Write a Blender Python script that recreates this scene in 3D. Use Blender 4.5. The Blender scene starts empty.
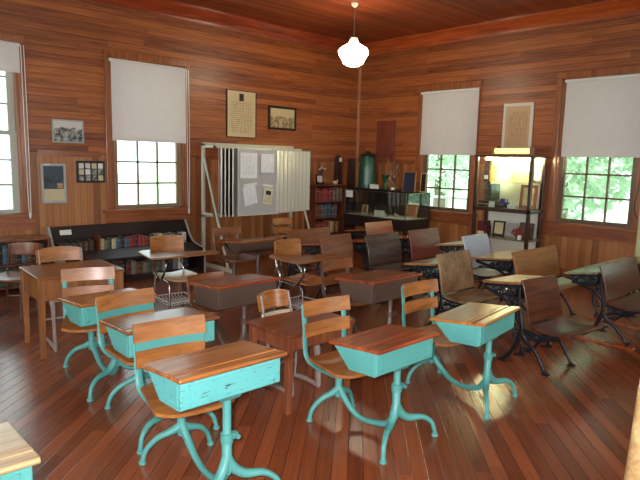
import bpy, math, random
from mathutils import Vector, Matrix
random.seed(7)
PI=math.pi
sc=bpy.context.scene
C=sc.collection
# ------------------------------------------------------------------ materials
def nodes(name):
    m=bpy.data.materials.new(name); m.use_nodes=True
    nt=m.node_tree; b=nt.nodes['Principled BSDF']
    return m,nt,b
def lin(c):
    return tuple((x/12.92 if x<=.04045 else ((x+.055)/1.055)**2.4) for x in c)+(1,)
def rgb(r,g,b): return lin((r/255,g/255,b/255))
def mathn(nt,op,a,b=None,c=None):
    n=nt.nodes.new('ShaderNodeMath'); n.operation=op
    for i,v in enumerate((a,b,c)):
        if v is None: continue
        if isinstance(v,(int,float)): n.inputs[i].default_value=v
        else: nt.links.new(v,n.inputs[i])
    return n.outputs[0]
def mixc(nt,f,a,b,mode='MIX'):
    n=nt.nodes.new('ShaderNodeMix'); n.data_type='RGBA'; n.blend_type=mode
    for i,v in ((0,f),(6,a),(7,b)):
        if isinstance(v,(int,float,tuple)): n.inputs[i].default_value=v
        else: nt.links.new(v,n.inputs[i])
    return n.outputs[2]
def ramp(nt,f,stops):
    n=nt.nodes.new('ShaderNodeValToRGB'); e=n.color_ramp.elements
    while len(e)<len(stops): e.new(.5)
    for i,(p,c) in enumerate(stops): e[i].position=p; e[i].color=c
    nt.links.new(f,n.inputs[0]); return n.outputs[0]
def coords(nt,scale=(1,1,1),rot=(0,0,0),kind='Object'):
    t=nt.nodes.new('ShaderNodeTexCoord'); m=nt.nodes.new('ShaderNodeMapping')
    m.inputs['Scale'].default_value=scale; m.inputs['Rotation'].default_value=rot
    nt.links.new(t.outputs[kind],m.inputs[0]); return m.outputs[0]
def noise(nt,vec,scale,detail=3,rough=.5):
    n=nt.nodes.new('ShaderNodeTexNoise'); n.inputs['Scale'].default_value=scale
    n.inputs['Detail'].default_value=detail; n.inputs['Roughness'].default_value=rough
    nt.links.new(vec,n.inputs['Vector']); return n.outputs['Fac']
def bump(nt,b,h,s=.3,d=.01):
    n=nt.nodes.new('ShaderNodeBump'); n.inputs['Strength'].default_value=s; n.inputs['Distance'].default_value=d
    nt.links.new(h,n.inputs['Height']); nt.links.new(n.outputs[0],b.inputs['Normal'])
def flat(name,col,rough=.5,metal=0,emit=None,es=0,spec=.5,coat=0):
    m,nt,b=nodes(name); b.inputs['Base Color'].default_value=col
    b.inputs['Roughness'].default_value=rough; b.inputs['Metallic'].default_value=metal
    b.inputs['Specular IOR Level'].default_value=spec; b.inputs['Coat Weight'].default_value=coat
    if emit: b.inputs['Emission Color'].default_value=emit; b.inputs['Emission Strength'].default_value=es
    v=coords(nt); f=noise(nt,v,25,2)
    c=mixc(nt,mathn(nt,'MULTIPLY',f,.35),col,tuple(x*.6 for x in col[:3])+(1,))
    nt.links.new(c,b.inputs['Base Color'])
    return m
def wood(name,light,dark,axis=0,rough=.3,coat=.3,scale=1.0,wear=None):
    """varnished wood whose grain runs along one axis"""
    m,nt,b=nodes(name)
    s=[9,9,9]; s[axis]=.9
    v=coords(nt,tuple(x*scale for x in s))
    f1=noise(nt,v,2.2,5,.6)
    s2=[60,60,60]; s2[axis]=2.
    f2=noise(nt,coords(nt,tuple(x*scale for x in s2)),1.5,2,.5)
    f=mathn(nt,'ADD',mathn(nt,'MULTIPLY',f1,.7),mathn(nt,'MULTIPLY',f2,.3))
    c=ramp(nt,f,[(.36,dark),(.62,light)])
    if wear:
        w=noise(nt,coords(nt),6,4,.6)
        c=mixc(nt,ramp(nt,w,[(.5,(0,0,0,1)),(.68,(1,1,1,1))]),c,wear)
    nt.links.new(c,b.inputs['Base Color'])
    b.inputs['Roughness'].default_value=rough; b.inputs['Coat Weight'].default_value=coat; b.inputs['Coat Roughness'].default_value=.2
    bump(nt,b,f2,.15,.002)
    return m
def paint(name,col,chip,amount=.62,rough=.4):
    m,nt,b=nodes(name)
    n=noise(nt,coords(nt,(5,5,22)),3.2,6,.7)
    mask=ramp(nt,n,[(amount,(0,0,0,1)),(amount+.02,(1,1,1,1))])
    g=noise(nt,coords(nt),5,3)
    base=mixc(nt,g,tuple(x*.82 for x in col[:3])+(1,),tuple(min(1,x*1.12) for x in col[:3])+(1,))
    nt.links.new(mixc(nt,mask,base,chip),b.inputs['Base Color'])
    b.inputs['Roughness'].default_value=rough; b.inputs['Coat Weight'].default_value=.15
    return m
def boards(name,width,along,across,tones,gap=.06,rough=.4,coat=.15,rot=0,length=None,gapdark=.25,spread=1.0,grain=1.0,bumpd=.004):
    """board cladding: 'across' is the axis the boards are counted along"""
    m,nt,b=nodes(name)
    v=coords(nt,(1,1,1),(0,0,rot))
    sx=nt.nodes.new('ShaderNodeSeparateXYZ'); nt.links.new(v,sx.inputs[0])
    a=sx.outputs[across]; l=sx.outputs[along]
    q=mathn(nt,'DIVIDE',a,width); fl=mathn(nt,'FLOOR',q); fr=mathn(nt,'FRACT',q)
    wn=nt.nodes.new('ShaderNodeTexWhiteNoise'); wn.noise_dimensions='2D'
    cb=nt.nodes.new('ShaderNodeCombineXYZ'); nt.links.new(fl,cb.inputs[0])
    off=nt.nodes.new('ShaderNodeTexWhiteNoise'); off.noise_dimensions='1D'; nt.links.new(fl,off.inputs['W'])
    if length:
        seg=mathn(nt,'FLOOR',mathn(nt,'ADD',mathn(nt,'DIVIDE',l,length),mathn(nt,'MULTIPLY',off.outputs[0],7.3)))
        nt.links.new(seg,cb.inputs[1])
    nt.links.new(cb.outputs[0],wn.inputs['Vector'])
    # grain
    cv=nt.nodes.new('ShaderNodeCombineXYZ')
    nt.links.new(mathn(nt,'MULTIPLY',l,1.6),cv.inputs[0])
    nt.links.new(mathn(nt,'ADD',mathn(nt,'MULTIPLY',a,38.),mathn(nt,'MULTIPLY',wn.outputs[0],50.)),cv.inputs[1])
    nt.links.new(mathn(nt,'MULTIPLY',fl,3.7),cv.inputs[2])
    g=noise(nt,cv.outputs[0],1.2,5,.65)
    f=mathn(nt,'ADD',mathn(nt,'MULTIPLY',wn.outputs[0],.55*spread),mathn(nt,'MULTIPLY',g,.55*grain))
    c=ramp(nt,f,tones)
    e=mathn(nt,'MINIMUM',fr,mathn(nt,'SUBTRACT',1.,fr))
    gm=ramp(nt,e,[(gap*.4,(gapdark,gapdark*.8,gapdark*.7,1)),(gap,(1,1,1,1))])
    c=mixc(nt,1.0,c,gm,'MULTIPLY')
    nt.links.new(c,b.inputs['Base Color'])
    b.inputs['Roughness'].default_value=rough; b.inputs['Coat Weight'].default_value=coat; b.inputs['Coat Roughness'].default_value=.25
    hb=nt.nodes.new('ShaderNodeMapRange'); hb.inputs['From Max'].default_value=gap
    nt.links.new(e,hb.inputs[0])
    h=mathn(nt,'ADD',hb.outputs[0],mathn(nt,'MULTIPLY',g,.12))
    bump(nt,b,h,.5,bumpd)
    return m

M={}
W_T=[(.23,rgb(74,32,16)),(.36,rgb(128,66,32)),(.54,rgb(168,94,46)),(.80,rgb(200,128,70))]
M['wallL_up']=boards('pine_boards_horizontal',.085,0,2,W_T,gap=.05,gapdark=.6,length=3.1,spread=.38,grain=1.25,rough=.42)
M['wallR_up']=boards('pine_boards_horizontal_side',.085,1,2,W_T,gap=.05,gapdark=.6,length=2.7,spread=.38,grain=1.25,rough=.42)
W_V=[(.2,rgb(112,60,32)),(.45,rgb(156,96,52)),(.85,rgb(190,128,76))]
M['wallL_lo']=boards('pine_wainscot',.085,2,0,W_V,gap=.05,gapdark=.45,spread=.8,rough=.4)
M['wallR_lo']=boards('pine_wainscot_side',.085,2,1,W_V,gap=.05,gapdark=.45,spread=.8,rough=.4)
M['ceil']=boards('ceiling_boards',.085,0,1,[(.2,rgb(84,36,22)),(.5,rgb(122,56,32)),(.85,rgb(150,76,42))],gap=.06,rough=.3,coat=.3)
M['floor']=boards('floor_boards',.083,1,0,[(.12,rgb(84,40,24)),(.4,rgb(126,64,36)),(.62,rgb(152,80,46)),(.9,rgb(182,106,66))],gap=.035,rough=.24,coat=.4,rot=math.radians(46.9),length=2.3,gapdark=.35,bumpd=.0012,spread=.6)
M['trim']=wood('window_trim_pine',rgb(166,98,54),rgb(124,66,36),2)
M['trim_h']=wood('sill_trim_pine',rgb(164,94,52),rgb(122,62,34),0)
M['trim_y']=wood('sill_trim_pine_side',rgb(156,86,46),rgb(110,54,30),1)
M['crown']=wood('crown_redwood',rgb(160,66,30),rgb(112,38,18),0)
M['crown_y']=wood('crown_redwood_side',rgb(184,86,38),rgb(134,52,22),1)
M['desk']=wood('desk_top_varnish',rgb(182,112,52),rgb(130,72,30),0,rough=.26,coat=.25)
M['desk_hi']=wood('desk_top_amber',rgb(190,122,54),rgb(158,92,40),0,rough=.28,coat=.3)
M['desk_pale']=wood('desk_top_pale_oak',rgb(206,174,124),rgb(160,116,70),0,rough=.3)
M['desk_red']=wood('desk_top_reddish',rgb(176,84,42),rgb(112,48,24),0,rough=.25,coat=.4)
M['slat']=wood('slat_varnish',rgb(174,110,52),rgb(126,72,30),0,rough=.38,coat=.12)
M['slat_dk']=wood('slat_dark_varnish',rgb(140,78,40),rgb(94,48,26),0,rough=.34,coat=.15)
M['oak']=wood('oak_table',rgb(150,92,46),rgb(102,56,28),0,rough=.3)
M['oak_z']=wood('oak_table_legs',rgb(156,98,50),rgb(108,62,32),2,rough=.4,coat=.1)
M['oak_dk']=wood('oak_table_dark',rgb(140,72,40),rgb(88,40,24),0,rough=.3)
M['oak_dk_z']=wood('oak_table_dark_legs',rgb(150,84,50),rgb(96,48,28),2,rough=.45,coat=.1)
M['teal']=paint('turquoise_paint',rgb(92,170,164),rgb(50,60,58),.66)
M['teal_chip']=paint('scratched_turquoise_paint',rgb(98,180,178),rgb(60,54,50),.605)
M['teal_dk']=paint('turquoise_iron_paint',rgb(82,154,148),rgb(52,60,60),.66)
M['taupe']=paint('taupe_paint',rgb(92,72,62),rgb(60,48,42),.74,.35)
M['taupe_lt']=paint('pale_taupe_paint',rgb(150,134,126),rgb(96,84,80),.72,.45)
M['cream']=paint('cream_slat_paint',rgb(214,190,168),rgb(140,110,90),.7,.4)
M['iron']=flat('black_cast_iron',rgb(34,38,46),.38,.5)
M['chrome']=flat('chrome_tube',rgb(200,200,205),.18,1)
M['wire']=flat('bright_wire',rgb(205,200,196),.35,.2)
M['steel']=flat('worn_steel',rgb(150,140,130),.3,.9)
M['board_red']=wood('red_brown_board',rgb(136,64,36),rgb(96,38,22),2,.3)
M['frame_w']=flat('white_frame_paint',rgb(222,214,204),.4)
M['black']=flat('black_paint',rgb(24,18,18),.35)
M['dkwood']=wood('black_stained_wood',rgb(40,22,18),rgb(22,12,11),0,rough=.5,coat=.05)
M['dkbrown']=wood('dark_brown_wood',rgb(66,34,24),rgb(40,20,14),2,rough=.35)
M['brown']=wood('bookcase_brown',rgb(120,58,34),rgb(78,36,22),2,rough=.4)
M['grey']=flat('grey_white_paint',rgb(176,170,162),.45)
M['blind']=flat('blind_fabric',rgb(222,216,210),.85)
def translucent(name,col,amt):
    m=flat(name,col,.8); nt=m.node_tree; b=nt.nodes['Principled BSDF']; o=nt.nodes['Material Output']
    t=nt.nodes.new('ShaderNodeBsdfTranslucent'); t.inputs[0].default_value=col; x=nt.nodes.new('ShaderNodeMixShader'); x.inputs[0].default_value=amt
    nt.links.new(b.outputs[0],x.inputs[1]); nt.links.new(t.outputs[0],x.inputs[2]); nt.links.new(x.outputs[0],o.inputs[0]); return m
M['blind']=translucent('blind_fabric',rgb(240,232,230),.28)
M['white']=flat('white_gloss',rgb(240,240,236),.3)
M['paper']=flat('white_paper',rgb(232,230,226),.7)
M['buff']=flat('buff_paper',rgb(206,192,156),.7)
M['frame_grey']=flat('grey_frame_paint',rgb(170,176,172),.4)
M['stand']=flat('cream_metal_frame',rgb(206,204,184),.35,.1)
M['panel']=flat('grey_panel_felt',rgb(182,180,184),.6)
M['panel_w']=flat('pale_panel_edge',rgb(222,220,210),.25,.2)
M['panel_b']=flat('black_panel_face',rgb(26,26,28),.5)
M['green']=flat('green_enamel',rgb(32,78,60),.3,.1,coat=.3)
M['green_dk']=flat('dark_green_enamel',rgb(24,50,42),.3)
M['glassgreen']=flat('green_vase_glass',rgb(24,78,44),.1,coat=.6)
M['sash']=wood('sash_bronze_wood',rgb(120,90,64),rgb(88,62,44),2)
M['sash_t']=flat('sash_tan_paint',rgb(150,122,96),.45)
M['sash_w']=flat('sash_pale_paint',rgb(190,188,176),.4)
def glass(name,tint=(1,1,1,1),refl=.08):
    m=bpy.data.materials.new(name); m.use_nodes=True; nt=m.node_tree; nt.nodes.clear()
    o=nt.nodes.new('ShaderNodeOutputMaterial'); t=nt.nodes.new('ShaderNodeBsdfTransparent'); g=nt.nodes.new('ShaderNodeBsdfGlossy')
    g.inputs['Roughness'].default_value=.03; t.inputs[0].default_value=tint
    x=nt.nodes.new('ShaderNodeMixShader'); x.inputs[0].default_value=refl
    nt.links.new(t.outputs[0],x.inputs[1]); nt.links.new(g.outputs[0],x.inputs[2]); nt.links.new(x.outputs[0],o.inputs[0])
    return m
M['glass']=glass('window_glass',(.95,1,.98,1),.04)
M['glass_case']=glass('case_glass',(.9,.96,.94,1),.1)
def emis(name,col,s):
    m=bpy.data.materials.new(name); m.use_nodes=True; nt=m.node_tree; b=nt.nodes['Principled BSDF']
    b.inputs['Base Color'].default_value=col; b.inputs['Emission Color'].default_value=col; b.inputs['Emission Strength'].default_value=s
    return m
M['globe']=emis('opal_globe',(1,.84,.60,1),30)
M['tube']=emis('yellow_lit_cover',(1,.74,.14,1),3)
M['tube_in']=emis('lit_cabinet_tube',(1,.86,.45,1),170)

# ------------------------------------------------------------------ mesh builder
class MB:
    def __init__(s): s.v=[]; s.f=[]; s.mi=[]; s.T=Matrix.Identity(4); s.m=0
    def _add(s,vs,fs):
        n=len(s.v); s.v+= [tuple(s.T@Vector(p)) for p in vs]
        s.f+=[tuple(n+i for i in f) for f in fs]; s.mi+=[s.m]*len(fs); return s
    def box(s,x0,x1,y0,y1,z0,z1):
        vs=[(x,y,z) for x in (x0,x1) for y in (y0,y1) for z in (z0,z1)]
        return s._add(vs,[(0,1,3,2),(4,6,7,5),(0,4,5,1),(2,3,7,6),(0,2,6,4),(1,5,7,3)])
    def prism(s,poly,a0,a1,axis=0):
        """poly in the two other axes (cyclic y,z for axis 0; x,z for 1; x,y for 2)"""
        def P(a,p,q): return (a,p,q) if axis==0 else ((p,a,q) if axis==1 else (p,q,a))
        n=len(poly); vs=[P(a0,*p) for p in poly]+[P(a1,*p) for p in poly]
        fs=[tuple(range(n-1,-1,-1)),tuple(range(n,2*n))]+[(i,(i+1)%n,n+(i+1)%n,n+i) for i in range(n)]
        return s._add(vs,fs)
    def tube(s,pts,r,n=10,sub=6,flat=None,cap=True):
        P=[Vector(p) for p in pts]; R=r if isinstance(r,(list,tuple)) else [r]*len(P)
        if len(P)>2 and sub>1:
            Q=[];RR=[]
            for i in range(len(P)-1):
                a=P[max(i-1,0)];b=P[i];c=P[i+1];d=P[min(i+2,len(P)-1)]
                for k in range(sub):
                    t=k/sub
                    Q.append(.5*((2*b)+(c-a)*t+(2*a-5*b+4*c-d)*t*t+(3*b-a-3*c+d)*t**3)); RR.append(R[i]*(1-t)+R[i+1]*t)
            Q.append(P[-1]);RR.append(R[-1]);P,R=Q,RR
        up=None; vs=[]
        for i,p in enumerate(P):
            d=(P[min(i+1,len(P)-1)]-P[max(i-1,0)]).normalized()
            if up is None:
                up=Vector((1,0,0)) if abs(d.x)<.8 else Vector((0,0,1))
            up=(up-d*up.dot(d)).normalized(); w=d.cross(up)
            for k in range(n):
                a=2*PI*k/n
                vs.append(p+up*math.cos(a)*R[i]*(flat if flat else 1)+w*math.sin(a)*R[i])
        fs=[]
        for i in range(len(P)-1):
            for k in range(n):
                fs.append((i*n+k,i*n+(k+1)%n,(i+1)*n+(k+1)%n,(i+1)*n+k))
        if cap: fs+=[tuple(range(n-1,-1,-1)),tuple(range((len(P)-1)*n,len(P)*n))]
        return s._add(vs,fs)
    def lathe(s,prof,c=(0,0,0),n=24):
        vs=[];m=len(prof)
        for k in range(n):
            a=2*PI*k/n
            for r,z in prof: vs.append((c[0]+r*math.cos(a),c[1]+r*math.sin(a),c[2]+z))
        fs=[(k*m+i,((k+1)%n)*m+i,((k+1)%n)*m+i+1,k*m+i+1) for k in range(n) for i in range(m-1)]
        if prof[0][0]>0: fs.append(tuple(k*m for k in range(n-1,-1,-1)))
        if prof[-1][0]>0: fs.append(tuple(k*m+m-1 for k in range(n)))
        return s._add(vs,fs)
    def sheet(s,fn,nu,nv,th):
        """curved board: fn(u,v)->point, thickened along its normal"""
        g=[[Vector(fn(i/nu,j/nv)) for j in range(nv+1)] for i in range(nu+1)]
        def N(i,j):
            a=g[min(i+1,nu)][j]-g[max(i-1,0)][j]; b=g[i][min(j+1,nv)]-g[i][max(j-1,0)]
            return a.cross(b).normalized()
        T=[g[i][j]+N(i,j)*th/2 for i in range(nu+1) for j in range(nv+1)]
        B=[g[i][j]-N(i,j)*th/2 for i in range(nu+1) for j in range(nv+1)]
        o=len(T); w=nv+1; fs=[]
        for i in range(nu):
            for j in range(nv):
                q=(i*w+j,(i+1)*w+j,(i+1)*w+j+1,i*w+j+1); fs.append(q); fs.append(tuple(o+k for k in reversed(q)))
        ed=[(i*w,(i+1)*w) for i in range(nu)]+[(nu*w+j,nu*w+j+1) for j in range(nv)]+[((i+1)*w+nv,i*w+nv) for i in range(nu)]+[(j+1,j) for j in range(nv)]
        for a,b in ed: fs.append((b,a,o+a,o+b))
        return s._add(T+B,fs)
    def build(s,name,mat,parent=None,bevel=0,smooth=False,loc=None,rot=None):
        me=bpy.data.meshes.new(name); me.from_pydata(s.v,[],s.f)
        for m in (mat if isinstance(mat,(list,tuple)) else [mat]): me.materials.append(M[m] if isinstance(m,str) else m)
        me.polygons.foreach_set('material_index',s.mi)
        import bmesh
        bm=bmesh.new(); bm.from_mesh(me); bmesh.ops.recalc_face_normals(bm,faces=bm.faces); bm.to_mesh(me); bm.free()
        if smooth:
            me.polygons.foreach_set('use_smooth',[True]*len(me.polygons))
            try: me.set_sharp_from_angle(angle=math.radians(42))
            except Exception: pass
        me.update()
        o=bpy.data.objects.new(name,me); C.objects.link(o)
        if bevel:
            b=o.modifiers.new('bevel','BEVEL'); b.width=bevel; b.segments=2; b.limit_method='ANGLE'
        if parent is not None: o.parent=parent
        if loc: o.location=loc
        if rot: o.rotation_euler=rot
        return o
def thing(name,label,cat,loc,rz=0,group=None):
    o=bpy.data.objects.new(name,None); C.objects.link(o); o.empty_display_size=.1
    o.location=loc; o.rotation_euler=(0,0,rz); o['label']=label; o['category']=cat
    if group:o['group']=group
    return o
def tag(o,label,cat,group=None):
    o['label']=label; o['category']=cat
    if group:o['group']=group
    return o
def struct(o): o['kind']='structure'; return o

# ------------------------------------------------------------------ room
XW,YW,ZC=8.0,7.5,3.70
X0,Y0=-2.6,-2.8
DADO=1.60
FILL=56
OPL=[(1.04,2.13),(3.235,4.33)]          # window openings in the left wall (x ranges)
OPR=[(2.565,3.65),(4.995,6.03)]          # window openings in the right wall (y ranges)
OZ=(.87,2.87); OZR=(.81,2.79)
def wall(name,u0,u1,ops,fixed,thick,axis,mats,dado=DADO,OZ=OZ):
    b=MB()
    def seg(a,c,z0,z1):
        for lo,hi,mi in ((z0,min(z1,dado),1),(max(z0,dado),z1,0)):
            if hi-lo>1e-4:
                b.m=mi
                f0,f1=min(fixed,fixed+thick),max(fixed,fixed+thick)
                if axis==0: b.box(a,c,f0,f1,lo,hi)
                else: b.box(f0,f1,a,c,lo,hi)
    cur=u0
    for a,c in sorted(ops):
        seg(cur,a,0,ZC); seg(a,c,0,OZ[0]); seg(a,c,OZ[1],ZC); cur=c
    seg(cur,u1,0,ZC)
    return struct(b.build(name,mats))
wall('wall_left',X0-.15,XW+.15,OPL+[(-1.3,-.1)],YW,.15,0,['wallL_up','wallL_lo'])
wall('wall_right',Y0-.15,YW,OPR+[(-.1,1.1)],XW,.15,1,['wallR_up','wallR_lo'],OZ=OZR)
wall('wall_back',X0-.15,XW+.15,[(-1.6,-.4),(1.4,2.6),(4.4,5.6)],Y0,-.15,0,['wallL_up','wallL_lo'])
wall('wall_near',Y0,YW,[(-1.2,0.),(1.6,2.8),(4.4,5.6)],X0,-.15,1,['wallR_up','wallR_lo'])
b=MB().box(X0-.15,XW+.15,Y0-.15,YW+.15,-.1,0); struct(b.build('floor','floor'))
b=MB().box(X0-.15,XW+.15,Y0-.15,YW+.15,ZC,ZC+.1); struct(b.build('ceiling','ceil'))
# crown moulding
cr=[(0,0),(0,-.19),(-.02,-.19),(-.03,-.16),(-.05,-.12),(-.10,-.05),(-.12,-.02),(-.12,0)]
b=MB().prism([(YW+p,ZC+q) for p,q in cr],X0,XW,0); struct(b.build('trim_1','crown'))
b=MB().prism([(XW+p,ZC+q) for p,q in cr],Y0,YW,1); struct(b.build('trim_2','crown_y'))
b=MB().box(XW-.035,XW,YW-.035,YW,0,ZC-.19); M['corner']=wood('corner_trim_pine',rgb(196,146,104),rgb(160,108,70),2); struct(b.build('trim_3','corner'))
def rail(n,axis,rng,fixed):
    b=MB()
    for a,c in rng:
        if axis==0: b.box(a,c,fixed-.018,fixed,DADO-.035,DADO+.03); b.box(a,c,fixed-.03,fixed,DADO+.02,DADO+.04)
        else: b.box(fixed-.018,fixed,a,c,DADO-.035,DADO+.03); b.box(fixed-.03,fixed,a,c,DADO+.02,DADO+.04)
    struct(b.build(n,'trim_h' if axis==0 else 'trim_y'))
rail('trim_4',0,[(-.1+.1,.86),(2.30,3.08),(4.53,XW-.04)],YW)
rail('trim_5',1,[(1.2,2.4),(3.78,4.77),(6.15,YW-.04)],XW)
for n,(x0,x1,y0,y1) in {'baseboard_left':(X0,XW,YW-.02,YW),'baseboard_right':(XW-.02,XW,Y0,YW-.02)}.items():
    struct(MB().box(x0,x1,y0,y1,0,.16).build(n,'trim_h',bevel=.004))

# windows: local u along the wall, inward = +w
def window(n,axis,a,c,fixed,sgn,sashmat='sash',gl='glass',OZ=OZ):
    """axis 0: along x at y=fixed ; axis 1: along y at x=fixed ; sgn: direction into the room along the normal"""
    def bx(b,u0,u1,w0,w1,z0,z1):
        lo,hi=sorted((fixed+sgn*w0,fixed+sgn*w1))
        return b.box(u0,u1,lo,hi,z0,z1) if axis==0 else b.box(lo,hi,u0,u1,z0,z1)
    z0,z1=OZ; tm='trim'
    root=bpy.data.objects.new('window_%d'%n,None); C.objects.link(root); root['kind']='structure'
    mid=(a+c)/2
    root.location=(mid,fixed,z0) if axis==0 else (fixed,mid,z0)
    off=-root.location
    def fin(b,name,mat,**k):
        o=b.build(name,mat,root,**k); o.location=off; return o
    b=MB()
    bx(b,a-.075,a+.0,0,.022,z0-.04,z1+.0); bx(b,c,c+.075,0,.022,z0-.04,z1); bx(b,a-.085,c+.085,0,.026,z1,z1+.08)
    fin(b,'casing',tm,bevel=.004)
    b=MB(); bx(b,a,a+.03,-.15,.0,z0,z1); bx(b,c-.03,c,-.15,0,z0,z1); bx(b,a,c,-.15,0,z1-.03,z1); fin(b,'jamb',tm)
    b=MB(); bx(b,a-.14,c+.14,-.15,.06,z0-.045,z0); fin(b,'sill','trim_h' if axis==0 else 'trim_y',bevel=.005)
    b=MB(); bx(b,a-.12,c+.12,0,.02,z0-.20,z0-.045); fin(b,'apron','trim_h' if axis==0 else 'trim_y',bevel=.003)
    zm=1.83
    for (q0,q1,w,nm) in ((z0,zm+.02,-.085,'lower_sash'),(zm-.02,z1-.03,-.125,'upper_sash')):
        b=MB(); st=.045
        g0,g1,h0,h1=a+.03+st+.03,c-.03-st-.03,q0+.05,q1-.045
        bx(b,a+.03,g0,w-.022,w+.022,q0,q1); bx(b,g1,c-.03,w-.022,w+.022,q0,q1)
        bx(b,g0,g1,w-.022,w+.022,q0,h0); bx(b,g0,g1,w-.022,w+.022,h1,q1)
        for k in (1,2):
            u=g0+(g1-g0)*k/3; bx(b,u-.012,u+.012,w-.015,w+.015,h0,h1)
            z=h0+(h1-h0)*k/3; bx(b,g0,g1,w-.015,w+.015,z-.012,z+.012)
        s=fin(b,nm,sashmat)
        p=MB(); bx(p,g0,g1,w-.002,w+.002,h0,h1); o=p.build('pane',gl,s)
    return root
window(1,0,OPL[0][0],OPL[0][1],YW,-1,'sash_w')
window(2,0,OPL[1][0],OPL[1][1],YW,-1,'sash_t')
window(3,1,OPR[1][0],OPR[1][1],XW,-1,'sash',OZ=OZR)
window(4,1,OPR[0][0],OPR[0][1],XW,-1,'sash',OZ=OZR)
window(5,0,1.4,2.6,Y0,1); window(6,0,-1.6,-.4,Y0,1); window(7,0,4.4,5.6,Y0,1)
window(8,1,1.6,2.8,X0,1); window(9,1,-1.2,0.,X0,1); window(10,1,4.4,5.6,X0,1)
window(11,0,-1.3,-.1,YW,-1); window(12,1,-.1,1.1,XW,-1,OZ=OZR)
# portals that let the sky light find the window openings
def portal(loc,rot,w,h):
    l=bpy.data.lights.new('sky_portal','AREA'); l.shape='RECTANGLE'; l.size=w; l.size_y=h; l.cycles.is_portal=True
    o=bpy.data.objects.new('sky_portal',l); C.objects.link(o); o.location=loc; o.rotation_euler=rot
for a,c in OPL+[(-1.3,-.1)]: portal(((a+c)/2,YW+.16,1.87),(-PI/2,0,0),c-a,2.)
for a,c in OPR+[(-.1,1.1)]: portal((XW+.16,(a+c)/2,1.87),(PI/2,0,PI/2),c-a,2.)
def fill_lamp(loc,rot,w,h,e):  # area lamps added in the unseen windows to brighten the room
    l=bpy.data.lights.new('window_fill_lamp','AREA'); l.shape='RECTANGLE'; l.size=w; l.size_y=h; l.energy=e; l.color=(1,.96,.93)
    o=bpy.data.objects.new('window_fill_lamp',l); C.objects.link(o); o.location=loc; o.rotation_euler=rot
for a,c in [(-1.6,-.4),(1.4,2.6),(4.4,5.6)]: fill_lamp(((a+c)/2,Y0-.14,1.87),(PI/2,0,0),c-a,2.,FILL)
for a,c in [(-1.2,0.),(1.6,2.8),(4.4,5.6)]: fill_lamp((X0-.14,(a+c)/2,1.87),(PI/2,0,-PI/2),c-a,2.,FILL)

# roller blinds
def blind(axis,a,c,fixed,zt,zb,label,cord=None,cz=.85):
    t=thing('roller_blind',label,'blind',((a+c)/2,fixed,zt) if axis==0 else (fixed,(a+c)/2,zt),0 if axis==0 else PI/2)
    w=(c-a)/2
    MB().tube([(-w-.01,0,0),(w+.01,0,0)],.022,14).build('roller','white',t,smooth=True)
    b=MB(); b.box(-w,w,-.023,-.020,zb-zt,0); b.build('shade','blind',t)
    MB().box(-w,w,-.028,-.015,zb-zt-.012,zb-zt+.012).build('hem_bar','blind',t,bevel=.003)
    if cord is not None:
        x=cord*w+ (.035 if cord>0 else -.035)
        L=cz-zt
        MB().tube([(x-.016,-.02,0),(x-.018,-.03,L*.5),(x-.012,-.03,L+.1),(x,-.03,L)],.004,6).tube([(x+.016,-.02,0),(x+.018,-.03,L*.5),(x+.012,-.03,L+.1),(x,-.03,L)],.004,6).build('pull_cord','white',t,smooth=True)
        MB().lathe([(.002,.04),(.012,.02),(.014,0),(.006,-.03)],(x,-.03,L),10).build('cord_weight','white',t,smooth=True)
    return t
blind(0,1.02,2.13,YW-.06,2.84,2.53,'short white roller blind at the top of the leftmost window',1,.84)
blind(0,3.215,4.30,YW-.06,2.82,1.80,'long white roller blind on the window above the black book bench',1,.80)
# right-hand blinds: local x runs along +y
blind(1,4.93,6.00,XW-.06,2.74,1.74,'white roller blind on the window between the green tank and the lit cabinet')
blind(1,2.50,3.575,XW-.06,2.745,1.735,'white roller blind on the rightmost window, right of the lit cabinet')

# ------------------------------------------------------------------ pictures
def framed(name,axis,a,c,z0,z1,fm,label,cat,fw=.02,inner=None,depth=.025,tilt=0):
    t=thing(name,label,cat,((a+c)/2,YW-.004,(z0+z1)/2) if axis==0 else (XW-.004,(a+c)/2,(z0+z1)/2),0 if axis==0 else -PI/2)
    w,h=(c-a)/2,(z1-z0)/2
    b=MB(); b.box(-w,w,-depth,0,h-fw,h); b.box(-w,w,-depth,0,-h,-h+fw); b.box(-w,-w+fw,-depth,0,-h+fw,h-fw); b.box(w-fw,w,-depth,0,-h+fw,h-fw)
    b.build('frame',fm,t,bevel=.003)
    MB().box(-w+fw,w-fw,-.012,-.001,-h+fw,h-fw).build('picture',inner,t)
    return t
def pic(name,fn):
    m,nt,b=nodes(name); c=fn(nt); nt.links.new(c,b.inputs['Base Color']); b.inputs['Roughness'].default_value=.35; return m
def textlines(nt,base,ink,ls=110,lo=-9,hi=9,margin=9,ax='x'):
    v=coords(nt); sx=nt.nodes.new('ShaderNodeSeparateXYZ'); nt.links.new(v,sx.inputs[0])
    w=mathn(nt,'SINE',mathn(nt,'MULTIPLY',sx.outputs[2],ls*2))
    n=noise(nt,coords(nt,(60,1,4)),1.5,3,.7)
    m=mathn(nt,'MULTIPLY',mathn(nt,'GREATER_THAN',w,.1),mathn(nt,'GREATER_THAN',n,.5))
    inside=mathn(nt,'MULTIPLY',mathn(nt,'LESS_THAN',mathn(nt,'ABSOLUTE',sx.outputs[0]),margin),mathn(nt,'MULTIPLY',mathn(nt,'GREATER_THAN',sx.outputs[2],lo),mathn(nt,'LESS_THAN',sx.outputs[2],hi)))
    return mixc(nt,mathn(nt,'MULTIPLY',mathn(nt,'MULTIPLY',m,inside),.8),base,ink)
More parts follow.
